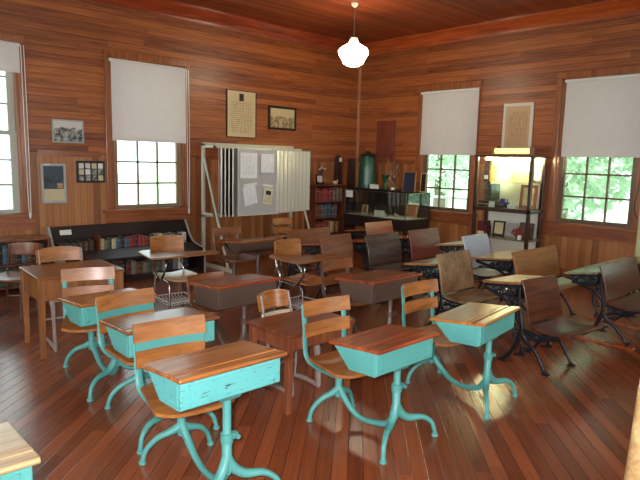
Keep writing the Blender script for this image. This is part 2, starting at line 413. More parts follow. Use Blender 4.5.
M['doc1']=pic('typed_sheet',lambda nt: textlines(nt,rgb(206,186,146),rgb(120,96,70),100,-.30,.20,.2))
M['doc7']=pic('old_document',lambda nt: textlines(nt,rgb(196,160,120),rgb(130,90,64),120,-.26,.22,.15))
def scenepic(lo,mid,hi,split,scale):
    def fn(nt):
        v=coords(nt); sx=nt.nodes.new('ShaderNodeSeparateXYZ'); nt.links.new(v,sx.inputs[0])
        n=noise(nt,coords(nt,(scale,1,scale)),1.,6,.7)
        s=mathn(nt,'ADD',sx.outputs[2],mathn(nt,'MULTIPLY',mathn(nt,'SUBTRACT',n,.5),.14))
        m1=mathn(nt,'GREATER_THAN',s,split)
        c=mixc(nt,ramp(nt,n,[(.42,(0,0,0,1)),(.58,(1,1,1,1))]),lo,mid)
        return mixc(nt,m1,c,hi)
    return fn
M['pic3']=pic('grey_landscape_photo',scenepic(rgb(40,40,42),rgb(170,168,160),rgb(206,202,194),.04,16))
M['pic2']=pic('sepia_group_photo',scenepic(rgb(120,96,66),rgb(196,176,130),rgb(206,188,144),.02,14))
M['pic4']=pic('dark_blue_print',scenepic(rgb(26,34,48),rgb(60,72,86),rgb(48,60,76),.1,10))
t=framed('framed_certificate',0,5.04,5.60,1.915,2.635,'dkbrown','tall thin-framed yellowed certificate high on the left wall above the display stand','picture',.012,'doc1')
MB().box(-.045,.04,-.0135,-.0125,.20,.31).build('portrait','black',t); 
t=framed('framed_photograph',0,5.85,6.44,2.075,2.455,'black','dark-framed sepia group photograph right of the tall certificate','picture',.035,'pic2')
t=framed('framed_photograph',0,2.48,2.865,1.735,2.02,'frame_grey','small grey-framed black-and-white landscape photograph left of the long blind','picture',.016,'pic3')
t=framed('framed_print',0,2.325,2.625,.985,1.475,'frame_grey','tall grey-framed dark blue print with a caption below, left of the black photo panel','picture',.03,'pic4')
MB().box(-.12,.12,-.016,-.0125,-.215,-.07).build('caption','buff',t); MB().box(.04,.11,-.018,-.0165,-.06,.0).build('inset','desk_pale',t); MB().box(-.11,-.03,-.03,-.0255,.225,.24).build('label_strip','paper',t)
t=framed('photo_panel',0,2.76,3.125,1.235,1.515,'black','black panel of twelve small photographs in four columns beside the window','picture',.014,'black')
for i in range(4):
    for j in range(3):
        x=-.165+.012+i*.083; z=-.115+j*.078
        MB().box(x,x+.062,-.016,-.0125,z,z+.068).build('small_photo',['pic3','buff','pic3','paper','pic3'][(i*2+j)%5],t)
t=thing('carved_board','reddish brown wooden board hanging on the right wall above the green tank','board',(XW-.002,6.79,1.985),-PI/2)
MB().box(-.22,.22,-.03,-.001,-.335,.335).build('panel','board_red',t,bevel=.008)
MB().box(-.17,.17,-.04,-.031,-.24,.24).box(-.22,.22,-.045,-.031,-.335,-.28).build('moulding','board_red',t,bevel=.004)
t=framed('framed_document',1,4.035,4.505,1.80,2.495,'frame_w','white-framed brown document on the right wall above the lit cabinet','picture',.045,'doc7')

# ------------------------------------------------------------------ lamp
t=thing('pendant_lamp','glowing white schoolhouse globe lamp hanging from the ceiling near the corner','lamp',(5.81,5.58,ZC))
MB().lathe([(.0,-.005),(.05,-.005),(.045,-.03),(.015,-.06),(.0,-.06)],(0,0,0),16).build('canopy','stand',t,smooth=True)
MB().tube([(0,0,-.05),(0,0,-.46)],.006,8).build('chain','steel',t,smooth=True)
g=[(.055,-.50),(.075,-.53),(.12,-.555),(.18,-.59),(.205,-.63),(.20,-.67),(.155,-.74),(.135,-.79),(.08,-.82),(0,-.825)]
MB().lathe([(0,-.44),(.05,-.45),(.06,-.50),(0,-.505)],(0,0,0),16).build('fitter','stand',t,smooth=True)
MB().lathe(g,(0,0,0),32).build('globe','globe',t,smooth=True)

# ------------------------------------------------------------------ chair / desk builders
def slat(w,z0,z1,y,curve,th=.012,lean=.0,r=.0):
    """curved back slat: ends come forward (towards -y)"""
    def fn(u,v):
        x=(u-.5)*w; s=1-(2*u-1)**2
        zz=z0+(z1-z0)*v
        if r: zz=(z0+z1)/2+(zz-(z0+z1)/2)*(1-r*abs(2*u-1)**6)
        return (x,y-curve+curve*s+lean*v,zz)
    return MB().sheet(fn,12,4,th)
def swivel_chair(root,cx,cy,rot,s,ztop,zseat,metal,wood_,band,legrot=0,second='slat',slat2=None,low_frame=None):
    """pedestal chair parts; local: sitter looks to -y. Parts are given straight to root"""
    T=Matrix.Translation((cx,cy,0))@Matrix.Rotation(rot,4,'Z')
    def fin(b,name,mat,**k):
        b.v=[tuple(T@Vector(p)) for p in b.v]; return b.build(name,mat,root,**k)
    w=.37*s
    # seat: rounded board, slightly dished
    def sf(u,v):
        a=abs(2*u-1); f=1-.16*(v)**2 if False else 1
        d0=-.27*s+ .06*s*a**5; d1=.13*s-.03*s*a**2
        return ((u-.5)*w*1.12*(1-.16*v),d0+(d1-d0)*v,zseat+.012*(2*u-1)**2-.014*(1-v)**4*0+.008*v)
    fin(MB().sheet(sf,12,8,.018),'seat',wood_,smooth=True)
    yb=.15*s
    zt=ztop
    h=.10*s
    z1a=zt-.095*s; z2b=z1a-.045*s; z2a=z2b-.085*s
    fin(slat(w*1.04,z1a,zt,yb-.004,.020*s,lean=.02),'back_slat',wood_,smooth=True)
    fin(slat(w,z2a,z2b,yb-.012,.020*s,lean=.012),'back_slat',slat2 or wood_,smooth=True)
    # side straps
    for sx in (-1,1):
        x=sx*(w/2-.006)
        x*=.93
        b=MB().tube([(x*.9,-.16*s,zseat-.024),(x*.95,.05*s,zseat-.02),(x,.125*s,zseat+.02),(x,.150*s,zseat+.10),(x,yb+.004,z2a+.03),(x,yb+.024,zt-.02)],.0075*s,8,5,flat=2.7)
        fin(b,'back_post',metal,smooth=True)
    if band:
        fin(slat(w*1.0,z2b-.012*s,z1a+.012*s,yb+.0,.020*s,.006,lean=.006),'back_band',metal,smooth=True)
    # pedestal with two curved feet
    Lr=Matrix.Rotation(legrot,3,'Z')
    b=MB(); b.lathe([(.0,zseat-.02),(.07*s,zseat-.022),(.07*s,zseat-.032),(.024,zseat-.045),(.022,.20),(.026,.19),(.024,.14),(0,.12)],(0,0,0),16)
    fin(b,'pedestal',metal,smooth=True)
    for sx in (-1,1):
        b=MB().tube([(0,0,.19),(sx*.045*s,.01,.165),(sx*.115*s,.03,.135),(sx*.165*s,.055,.075),(sx*.185*s,.06,.012)],[.024,.021,.016,.014,.013],10,6)
        b.lathe([(0,0),(.02,0),(.018,.012),(.006,.02),(0,.02)],(sx*.185*s,.06,0),10)
        fin(b,'foot',metal,smooth=True)
def chair_desk(label,x,y,rz,s=1.,w=.55,zf=.60,metal='teal',leg='teal_dk',top='desk',wood_='slat',band=False,chair=(0,.50,0),ztop=.74,zseat=.37,group=None,rounded=False,depth=.40,slat2=None,strip=None,name='chair_desk',bh=0,px=0):
    """x,y: front centre of the desk top. local -y is the front of the desk"""
    root=thing(name,label,'desk',(x,y,0),rz,group)
    hw=w/2; d=depth; zb=zf-.032          # rear edge of the sloping top
    def zt(v): return zf+(zb-zf)*v/d
    # metal book box
    if not rounded:
        pr=[(.012,zt(.012)-.022),(.012,zf-.150-bh),(.03,zf-.160-bh),(d*(.60+bh*8),zb-.136-bh),(d-.02,zt(d)-.022)]
        bm=MB().prism(pr,-hw+.018,hw-.018,0); box_=bm.build('book_box',metal,root,bevel=.006)
        # pressed panel on the front
        b=MB(); e=.0035
        x0,x1,z0,z1=-hw+.055,hw-.055,zf-.130-bh,zf-.045
        for (a,c,q,r) in ((x0,x1,z0,z0+.006),(x0,x1,z1-.006,z1),(x0,x0+.006,z0,z1),(x1-.006,x1,z0,z1)): b.box(a,c,.012-e,.0125,q,r)
        for sx in (-1,1):
            X=sx*(hw-.018); a,c=sorted((X,X+sx*e))
            b.prism([(.04,zf-.045),(.046,zf-.045),(.046,zf-.150),(.04,zf-.132)],a,c,0); b.prism([(.04,zf-.132),(.04,zf-.138),(d*.55,zb-.116),(d*.55,zb-.110)],a,c,0)
        b.build('panel_edge',metal,box_)
    else:
        n=14; pts=[(0.012+.0,zt(0)-.022)]
        pts=[(.0,zf-.022)]+[(.5*d-.5*d*math.cos(PI*k/n),zf-.03-(.13)*math.sin(PI*k/n)**.7) for k in range(0,n+1)]+[(d,zb-.022)]
        pts=sorted(set(pts),key=lambda p:0) if False else pts
        MB().prism(pts,-hw+.02,hw-.02,0).build('book_box',metal,root,bevel=.012,smooth=True)
    # lid and fixed front strip with a pencil groove
    g=.095
    lid=MB().prism([(g+.004,zt(g)-.02),(g+.004,zt(g)),(d,zb),(d+.006,zb-.01),(d,zb-.02)],-hw,hw,0); lid.build('desk_lid',top,root,bevel=.004)
    st=MB(); st.prism([(-.014,zf-.02),(-.018,zf-.008),(-.012,zf+.002),(.05,zt(.05)+.001),(.05,zt(.05)-.02)],-hw,hw,0)
    st.prism([(.05,zt(.05)-.02),(.05,zt(.05)-.006),(.064,zt(.064)-.006),(.064,zt(.064)-.02)],-hw,hw,0)
    st.prism([(.064,zt(.064)-.02),(.064,zt(.064)+.001),(g,zt(g)+.001),(g,zt(g)-.02)],-hw,hw,0)
    st.build('pencil_rail',strip or top,root,bevel=.003)
    # desk pedestal
    py=.07
    b=MB(); b.lathe([(0,zf-.152),(.020,zf-.152),(.020,.30),(.024,.295),(.024,.20),(.028,.195),(.028,.165),(0,.15)],(0,py,0),16); b.prism([(py-.05,zf-.152),(py+.07,zf-.152),(py+.03,zf-.178),(py-.03,zf-.178)],-.05,.05,0)
    p=b.build('pedestal',leg,root,smooth=True)
    MB().lathe([(.021,.0),(.03,.002),(.03,.045),(.021,.047)],(0,py,.30),14).box(.02,.055,py-.012,py+.012,.31,.338).tube([(.045,py-.03,.324),(.045,py+.02,.324)],.012,10).build('height_clamp',leg,p,smooth=True)
    for sx in (-1,1):
        b=MB().tube([(0,py,.23),(sx*.03,py-.01,.17),(sx*.085,py-.03,.13),(sx*.16,py-.07,.125),(sx*.215,py-.10,.085),(sx*.235,py-.115,.014)],[.024,.026,.023,.017,.014,.013],10,6)
        b.lathe([(0,0),(.02,0),(.018,.012),(.006,.02),(0,.02)],(sx*.235,py-.115,0),10)
        b.build('foot',leg,root,smooth=True)
    cx,cy,cr=chair
    b=MB().tube([(0,py,.16),(0,py+.06,.085),(cx*.3,py+.18,.055),(cx*.7,(py+cy)/2+.05,.06),(cx,cy-.09,.11),(cx,cy,.20)],[.024,.02,.017,.017,.02,.022],10,6)
    b.build('spine',leg,root,smooth=True)
    swivel_chair(root,cx,cy,cr,s,ztop,zseat,leg,wood_,band,slat2=slat2)
    return root

# the turquoise desks
chair_desk('turquoise desk with scratched front panel nearest the camera at left of centre',1.403,2.01,math.radians(-1),s=1.04,w=.563,zf=.695,band=True,chair=(.035,.56,math.radians(-7)),ztop=.73,zseat=.375,metal='teal_chip',depth=.345)
chair_desk('turquoise desk with reddish top in front of the small brown table',2.47,1.878,math.radians(0),s=.96,w=.537,zf=.615,top='desk_red',band=False,chair=(-.03,.505,math.radians(-5)),ztop=.733,zseat=.365,wood_='slat',depth=.36)
chair_desk('turquoise desk with shiny amber top, rightmost of the turquoise ones',3.375,1.825,math.radians(7),s=.96,w=.593,zf=.622,top='desk_hi',band=False,chair=(.09,.54,math.radians(-12)),ztop=.72,zseat=.355,wood_='slat',depth=.36)
chair_desk('turquoise desk just in front of the tall oak table, its two-slat chair turned',1.600,3.65,math.radians(0),s=1.0,w=.53,zf=.64,chair=(.02,.56,math.radians(-18)),ztop=.735,zseat=.36)
chair_desk('turquoise desk with worn shiny top between the two other left-hand turquoise desks',1.545,2.80,math.radians(-3),s=1.06,w=.553,zf=.675,band=True,chair=(.03,.58,math.radians(8)),ztop=.71,zseat=.365,top='oak',depth=.40)
chair_desk('turquoise desk with pale oak top cut off by the bottom left corner of the view',.262,1.87,math.radians(-2),w=.55,zf=.635,top='desk_pale',strip='desk_pale')
# the taupe metal desks
chair_desk('taupe metal desk with reddish top in the middle, left of the other such desk',2.585,3.52,0,s=.92,w=.595,zf=.648,metal='taupe',leg='taupe',top='desk_red',wood_='slat_dk',chair=(-.02,.46,0),ztop=.622,zseat=.37,bh=.03)
chair_desk('taupe metal desk with reddish top in front of the dark curved seat back',3.665,2.93,0,s=1.0,w=.63,zf=.648,metal='taupe',leg='taupe',top='desk_red',wood_='slat_dk',chair=(.0,.57,0),ztop=.70,zseat=.37,depth=.42,bh=.03)
chair_desk('desk with rounded taupe metal box before the swinging display panels',4.0,5.22,0,s=1.0,w=.62,zf=.665,metal='taupe',leg='taupe',top='desk',wood_='slat_dk',chair=(-.13,.36,0),ztop=.77,zseat=.42,rounded=True,depth=.36)
chair_desk('small dark desk in the back row right of the rounded taupe desk',5.22,5.75,0,s=.95,w=.50,zf=.62,metal='taupe',leg='taupe',top='slat_dk',wood_='slat',chair=(0,.44,0),ztop=.755,zseat=.40,depth=.34)

# plain chairs with painted metal sides
def side_chair(label,x,y,rz,w=.37,zs=.43,ztop=.78,metal='taupe_lt',wood_='slat',slat2=None,two=False,depth=.40,group=None):
    """x,y: centre of the seat; sitter looks to -y"""
    root=thing('school_chair',label,'chair',(x,y,0),rz,group)
    hw=w/2; d=depth/2
    def sf(u,v): return ((u-.5)*w*(1-.08*v),-d+2*d*v,zs+.012*(2*u-1)**2-.02*max(0,.25-v)*2)
    MB().sheet(sf,10,8,.016).build('seat',wood_,root,smooth=True)
    def bs(u,v):
        s=1-(2*u-1)**2
        return ((u-.5)*w,d+.06+.035*s-.02+.03*v,(ztop-.125)+(.125-.02*(abs(2*u-1))**3)*v)
    MB().sheet(bs,12,4,.014).build('back_slat',wood_,root,smooth=True)
    if two:
        slat(w*.95,ztop-.205,ztop-.145,d+.05,.03,.014).build('back_slat',slat2 or wood_,root,smooth=True)
    for sx in (-1,1):
        X=sx*(hw-.02)
        b=MB()
        b.tube([(X,-d+.09,zs-.035),(X,-d+.04,zs-.06),(X,-d+.025,zs*.6),(X,-d+.01,.02)],[.030,.034,.026,.024],10,5,flat=.6)
        b.tube([(X,-d+.0,.016),(X,0,.03),(X,d,.016)],.016,8,5,flat=.7)
        b.tube([(X,d-.03,.02),(X,d-.04,zs*.5),(X,d-.02,zs),(X,d+.035,ztop-.11),(X,d+.06,ztop-.02)],[.016,.015,.018,.013,.011],8,5,flat=.55)
        b.tube([(X,-d+.03,zs-.028),(X,d-.02,zs-.028)],.014,8,1)
        b.build('side_frame',metal,root,smooth=True)
    MB().tube([(-hw+.02,-d+.06,zs-.03),(hw-.02,-d+.06,zs-.03)],.010,8,1).tube([(-hw+.02,d-.04,zs*.4),(hw-.02,d-.04,zs*.4)],.010,8,1).build('cross_rail',metal,root,smooth=True)
    return root
side_chair('wooden chair with grey metal sides tucked under the tall oak table',1.71,4.90,math.radians(-6),w=.38,zs=.44,ztop=.785,depth=.44)
side_chair('low chair with tan top slat and cream lower slat tucked behind the small brown table',2.535,2.94,0,w=.29,zs=.36,ztop=.655,wood_='desk',slat2='cream',two=True,depth=.30)
side_chair('grey-framed wooden chair before the low bookcase at the left edge',1.60,6.08,math.radians(-42),w=.33,zs=.39,ztop=.69,wood_='slat_dk',metal='taupe',two=False,depth=.36)
side_chair('grey-framed wooden chair cut off by the left edge of the view',1.15,5.98,math.radians(-38),w=.35,zs=.39,ztop=.71,wood_='slat_dk',metal='taupe',two=True,depth=.36)

# tables
def table(label,x0,x1,y0,y1,z,apron,leg,top,lm,inset=.02,rz=0):
    cx,cy=(x0+x1)/2,(y0+y1)/2
    root=thing('wooden_table',label,'table',(cx,cy,0),rz)
    w,d=(x1-x0)/2,(y1-y0)/2
    MB().box(-w,w,-d,d,z-.025,z).build('tabletop',top,root,bevel=.005)
    b=MB(); i=inset+.012
    b.box(-w+i,w-i,-d+i,-d+i+.015,z-.025-apron,z-.025).box(-w+i,w-i,d-i-.015,d-i,z-.025-apron,z-.025)
    b.box(-w+i,-w+i+.015,-d+i,d-i,z-.025-apron,z-.025).box(w-i-.015,w-i,-d+i,d-i,z-.025-apron,z-.025)
    b.build('apron',lm,root,bevel=.002)
    for sx in (-1,1):
        for sy in (-1,1):
            X,Y=sx*(w-inset-leg/2),sy*(d-inset-leg/2); a=leg/2; q=a*.72
            b=MB(); vs=[(X-a,Y-a,z-.026),(X+a,Y-a,z-.026),(X+a,Y+a,z-.026),(X-a,Y+a,z-.026),(X-q,Y-q,0),(X+q,Y-q,0),(X+q,Y+q,0),(X-q,Y+q,0)]
            b._add(vs,[(0,1,2,3),(7,6,5,4),(0,4,5,1),(1,5,6,2),(2,6,7,3),(3,7,4,0)]); b.build('leg',lm,root,bevel=.003)
    return root
table('tall square oak table at the left with a deep apron',1.375,2.06,4.56,5.12,.655,.17,.052,'oak','oak_z',.008,rz=math.radians(-3))
table('small dark brown table behind the reddish-topped turquoise desk',2.19,2.79,2.58,3.02,.525,.09,.045,'oak_dk','oak_dk_z',.012)

# tablet-arm chairs
def tablet_chair(label,x,y,rz,seat_m,tab,back,seatw=.37):
    root=thing('tablet_chair',label,'chair',(x,y,0),rz)
    zs=.42
    def sf(u,v):
        a=abs(2*u-1)
        return ((u-.5)*seatw*(1-.25*(1-v)**6-.12*v),-.19+.38*v,zs+.018*a*a-.015*(1-v)**4)
    MB().sheet(sf,12,10,.014).build('seat',seat_m,root,smooth=True)
    def bf(u,v):
        a=abs(2*u-1); hh=.185*(1-.12*a**6)
        return ((u-.5)*.36,.205+.03*(1-a*a)+.02*v,.63+.0775+(v-.5)*hh)
    MB().sheet(bf,14,6,.014).build('backrest',back,root,smooth=True)
    # chrome frame
    for sx in (-1,1):
        MB().tube([(sx*.13,.262,.72),(sx*.14,.235,.56),(sx*.15,.17,.45),(sx*.16,.20,.2),(sx*.17,.24,.008)],.011,10,6).build('rear_leg','chrome',root,smooth=True)
        MB().tube([(sx*.15,.15,.40),(sx*.15,-.08,.40),(sx*.155,-.14,.37),(sx*.165,-.17,.2),(sx*.175,-.20,.008)],.011,10,6).build('front_leg','chrome',root,smooth=True)
    MB().tube([(-.15,0,.40),(-.20,-.05,.40),(-.245,-.16,.43),(-.25,-.24,.52),(-.24,-.26,.60),(-.22,-.20,.655),(-.2,-.12,.66)],.011,10,6).tube([(-.15,.1,.40),(-.2,.09,.5),(-.22,.08,.60),(-.22,.06,.66)],.011,10,6).build('tablet_arm','chrome',root,smooth=True)
    # tablet: rounded slab, narrower towards the back
    pl=[(-.41,-.30),(-.32,-.335),(.26,-.335),(.32,-.30),(.31,-.21),(.14,-.13),(-.06,-.08),(-.15,.0),(-.17,.12),(-.22,.17),(-.30,.16),(-.36,.10),(-.385,-.1)]
    MB().prism(pl,.665,.683,2).build('tablet',tab,root,bevel=.005)
    # wire basket
    b=MB()
    for k in range(9):
        xx=-.14+.035*k; b.tube([(xx,-.15,.20),(xx,-.13,.165),(xx,.17,.165),(xx,.19,.20)],.003,6,3)
    for q in (-.15,.19): b.tube([(-.16,q,.20),(.16,q,.20)],.0045,6,1)
    for q in (-.05,.07): b.tube([(-.15,q,.163),(.15,q,.163)],.003,6,1)
    for sx in (-1,1): b.tube([(sx*.16,-.15,.2),(sx*.16,.19,.2)],.0045,6,1)
    b.build('wire_basket','wire',root,smooth=True)
    return root
tablet_chair('tablet-arm chair with shiny blond seat and wire basket before the black book bench',2.80,5.02,math.radians(-3),'desk_pale','oak','slat',.38)
tablet_chair('tablet-arm chair with brown seat in the middle of the room',3.68,4.13,math.radians(4),'desk','oak','slat',.38)

# cast-iron desks
def scroll(c,r,turns,sgn,start=0,n=16):
    out=[]
    for k in range(n+1):
        t=k/n; a=start+sgn*turns*2*PI*t; rr=r*(1-.8*t); out.append((c[0]+rr*math.cos(a),c[1]+rr*math.sin(a)))
    return out
def iron_desk(label,x,y,rz=0,w=.56,ztop=.72,zdesk=.65,zseat=.37,seatd=.34,deskd=.36,back='desk',seat='desk',top='desk',runner=False,curl=False,desk_on=True,shift=0,fx=0,name='iron_desk'):
    """x,y: foot line of the backrest; seat to -y, desk top (for the pupil behind) to +y"""
    root=thing(name,label,'desk',(x,y,0),rz)
    hw=w/2; xf=hw-.05
    # backrest: board leaning back, gently curved
    def bf(u,v):
        cz=zseat+.03+(ztop-zseat-.03)*v
        yy=-.05+.085*v-.012*math.sin(v*PI)+(.012*max(0,v-.8)/.2 if curl else 0)
        return ((u-.5)*w,yy,cz)
    MB().sheet(bf,2,12,.016).build('backrest',back,root,bevel=.004,smooth=True)
    def sf(u,v):
        return ((u-.5)*w,-.07-seatd*(v),zseat+.012-.03*math.sin(v*PI*.9)+.02*v)
    MB().sheet(sf,2,12,.018).build('seat',seat,root,bevel=.004,smooth=True)
    if desk_on:
        z0=zdesk+.0; z1=zdesk-.045
        MB().prism([(.045,z0-.02),(.045,z0),(.045+deskd,z1),(.055+deskd,z1-.01),(.045+deskd,z1-.02)],-hw-shift,hw-shift,0).build('desk_top',top,root,bevel=.004)
        MB().box(-hw+.06,hw-.06,.06,.04+deskd*.85,z1-.10,z1-.088).build('book_shelf','iron',root)
    for sx in (-1,1):
        X=sx*xf+fx; b=MB(); fl=.55
        def cur(pts,r=.011,sub=5,f=fl): b.tube([(X,p,q) for p,q in pts],r,8,sub,flat=f)
        # waisted iron pedestal: rear sweep, front sweep, seat arm, desk arm and scrollwork
        cur([(.03,ztop-.05),(.02,zseat+.14),(-.01,zseat+.0),(-.005,.27),(.03,.17),(.085,.075),(.13,.03),(.155,.014)],[.011,.013,.016,.019,.016,.014,.012,.014])
        cur([(-.02,.27),(-.06,.215),(-.13,.17),(-.19,.09),(-.225,.03),(-.245,.014)],[.018,.016,.014,.013,.012,.014])
        cur([(-.01,.20),(-.03,.15),(-.015,.10),(.04,.085)],.009); cur([(-.02,.15),(-.08,.165)],.008,2)
        cur([(-.01,.25),(-.08,.285),(-.16,zseat-.07),(-.27,zseat-.035),(-.34,zseat-.012)],.013)
        cur([(-.03,zseat-.015),(-.18,zseat-.035),(-.34,zseat-.012)],.011)
        cur([(.03,zseat-.10),(.075,zseat-.02),(.085,zseat+.06),(.06,zseat+.14),(.02,zseat+.2)],.010)
        if desk_on:
            E_=.045+deskd*.9
            cur([(.03,zdesk-.03),(E_,zdesk-.07)],.011,1)
            cur([(.0,zseat+.02),(.07,zseat+.09),(.16,zdesk-.155),(.27,zdesk-.12),(E_,zdesk-.085)],.014)
            cur([(.03,zseat+.16),(.12,zdesk-.13),(.2,zdesk-.05)],.009); cur([(.1,zdesk-.05),(.15,zdesk-.13)],.008,2); cur([(.2,zdesk-.06),(.25,zdesk-.12)],.008,2)
            for c,r,st in (((.10,zdesk-.085),.042,0),((.19,zdesk-.10),.038,1.2),((.27,zdesk-.09),.028,2.)):
                cur(scroll(c,r,1.4,1,st),.008,1)
        for c,r,st,sg in (((-.13,zseat-.065),.030,0,1),((-.07,zseat-.055),.030,2,1),((.035,.235),.030,2,-1),((.045,zseat-.02),.030,1,1),((-.03,.115),.026,3,1),((.045,zseat+.09),.028,2,-1)):
            cur(scroll(c,r,1.2,sg,st),.008,1)
        for p in (.155,-.245):
            b.box(X-.018,X+.018,p-.025,p+.025,0 if not runner else .022,.014 if not runner else .034)
        if runner:
            b.v=[(a,c,d+(.02 if d<.1 else 0)) for a,c,d in b.v]
        b.build('iron_frame','iron',root,smooth=True)
        if runner:
            MB().box(X-.04,X+.04,-.30,.42,0,.022).build('floor_runner','desk_red',root,bevel=.003)
    MB().tube([(-xf,-.02,.20),(xf,-.02,.20)],.009,8,1).build('tie_rod','iron',root,smooth=True)
    return root
M['frame_w']=flat('white_frame_paint',rgb(214,206,196),.4)
M['w_grey']=wood('worn_grey_seat_wood',rgb(158,118,80),rgb(104,70,46),2,.45,.1,wear=rgb(160,126,92))
M['w_dkcurve']=wood('dark_walnut_back',rgb(92,72,64),rgb(48,34,30),0,.25,.5)
M['w_maroon']=wood('maroon_back',rgb(132,58,46),rgb(100,38,34),0,.3,.4)
M['w_red']=wood('orange_red_back',rgb(166,82,54),rgb(124,54,36),0,.35,.3)
M['w_white']=flat('pale_blue_white_paint',rgb(196,204,216),.28,coat=.4)
M['w_white_s']=wood('whitish_seat',rgb(206,196,180),rgb(160,148,132),0,.3)
M['w_walnut']=wood('walnut_back',rgb(108,60,38),rgb(60,30,20),0,.3,.3)
M['w_olive']=wood('olive_desk_top',rgb(142,136,96),rgb(92,84,56),0,.22,.5)
M['w_tan']=wood('tan_desk_top',rgb(176,120,70),rgb(130,80,44),0,.28)
iron_desk('iron-framed desk with walnut back and seat standing alone in front at right',4.46,2.07,math.radians(-7),w=.475,ztop=.69,zdesk=.67,zseat=.325,fx=-.075,back='w_walnut',seat='w_walnut',top='w_tan')
iron_desk('wide iron-framed desk with shiny reddish back behind the walnut one',5.75,2.75,0,w=.96,ztop=.725,zdesk=.66,zseat=.36,back='slat',seat='w_tan',top='w_tan',seatd=.32,deskd=.46)
iron_desk('iron-framed desk with olive top and wooden floor runners, farthest right',5.76,1.92,0,w=.88,ztop=.71,zdesk=.65,zseat=.37,deskd=.30,back='w_walnut',seat='w_walnut',top='w_olive',runner=True)
iron_desk('iron-framed desk with a pale bluish white backrest',5.95,3.59,0,w=.54,ztop=.76,zdesk=.67,zseat=.36,back='w_white',seat='w_white_s',top='w_tan',curl=True)
iron_desk('iron-framed desk with a tall worn greyish backrest',4.70,3.06,0,w=.55,ztop=.745,zdesk=.655,zseat=.35,back='w_grey',seat='w_grey',top='w_tan')
iron_desk('iron-framed desk with dark curved walnut backrest behind the right taupe desk',5.15,4.35,0,w=.60,ztop=.745,zdesk=.69,zseat=.38,back='w_dkcurve',seat='w_dkcurve',top='desk_red',curl=True)
iron_desk('iron-framed desk with orange-red back just before the glass case',6.10,5.24,0,w=.57,ztop=.755,zdesk=.66,back='w_red',seat='w_maroon',top='desk_red')
iron_desk('iron-framed desk with maroon back between dark walnut and white ones',5.92,4.33,0,w=.62,ztop=.755,zdesk=.67,back='w_maroon',seat='w_maroon',top='desk_red')
iron_desk('iron-framed desk with small brown back between the tablet chair and walnut desk',4.51,4.50,0,w=.50,ztop=.77,zdesk=.68,back='slat_dk',seat='slat_dk',top='desk_red',deskd=.34)
iron_desk('iron-framed desk with broad brown back right of the rounded taupe desk',4.82,5.30,0,w=.72,ztop=.73,zdesk=.66,zseat=.37,back='slat_dk',seat='slat_dk',top='slat_dk',deskd=.34)
iron_desk('iron-framed desk with orange wooden top at the right edge, behind the olive one',6.78,1.92,0,w=.60,ztop=.66,zdesk=.62,back='slat',seat='w_walnut',top='desk')

# ------------------------------------------------------------------ world-space part helper
def fin(b,name,mat,root,**k):
    o=b.build(name,mat,root,**k)
    inv=Matrix.Rotation(-root.rotation_euler.z,4,'Z')@Matrix.Translation(-Vector(root.location))
    o.data.transform(inv); return o
def item(b,name,mat,label,cat,loc,group=None,rz=0,**k):
    """a thing that is one mesh, modelled around its own base point"""
    o=b.build(name,mat,None,**k); o.location=loc; o.rotation_euler.z=rz; return tag(o,label,cat,group)
ORD=['first','second','third','fourth','fifth','sixth','seventh','eighth','ninth','tenth','eleventh','twelfth','thirteenth','fourteenth','fifteenth','sixteenth','seventeenth','eighteenth','nineteenth','twentieth','twenty-first','twenty-second','twenty-third','twenty-fourth','twenty-fifth','twenty-sixth']
BC={'red':rgb(140,40,36),'maroon':rgb(96,30,36),'blue':rgb(64,92,112),'grey':rgb(120,112,100),'green':rgb(60,80,66),'tan':rgb(166,124,70),'brown':rgb(92,58,40),'navy':rgb(38,44,66),'cream':rgb(204,188,150),'black':rgb(30,28,30),'white':rgb(206,206,204)}
for k,v in BC.items(): M['bk_'+k]=flat('book_cloth_'+k,v,.55)
def book(col,th,h,d,x,y,z,axis,label,group,lean=0):
    """upright book; spine faces -y (axis 0) or -x (axis 1); thickness along the row"""
    b=MB(); t=.0025
    b.box(0,t,0,d,0,h).box(th-t,th,0,d,0,h)
    b.prism([(0,0),(0,d*.02),(0,.004),(th*.15,-.004),(th*.5,-.007),(th*.85,-.004),(th,.004),(th,.006),(th*.5,.0),(0,.006)] if False else [(0,.006),(0,0),(th*.2,-.005),(th*.5,-.007),(th*.8,-.005),(th,0),(th,.006)],0,h,2)
    b.m=1; b.box(t,th-t,.006,d-.006,.004,h-.005)
    b.m=2; b.box(th*.12,th*.88,-.0078,-.0055,h*.72,h*.76); b.box(th*.12,th*.88,-.0078,-.0055,h*.22,h*.25)
    o=b.build('book',['bk_'+col,'buff','bk_tan' if col!='tan' else 'bk_brown'])
    o.location=(x,y,z); o.rotation_euler=(0,lean,0) if axis==0 else (0,0,-PI/2)
    return tag(o,label,'book',group)
def row(x0,x1,y,z,hmin,hmax,cols,where,group,d=.14,tmin=.02,tmax=.04):
    x=x0;i=0
    while True:
        th=random.uniform(tmin,tmax)
        if x+th>x1: break
        c=cols[min(int((x-x0)/(x1-x0)*len(cols)),len(cols)-1)]
        if isinstance(c,tuple): c=c[i%len(c)]
        book(c,th,random.uniform(hmin,hmax),d,x,y,z,0,'%s book, %s from the left %s'%(c,ORD[i],where),group)
        x+=th+.0015; i+=1

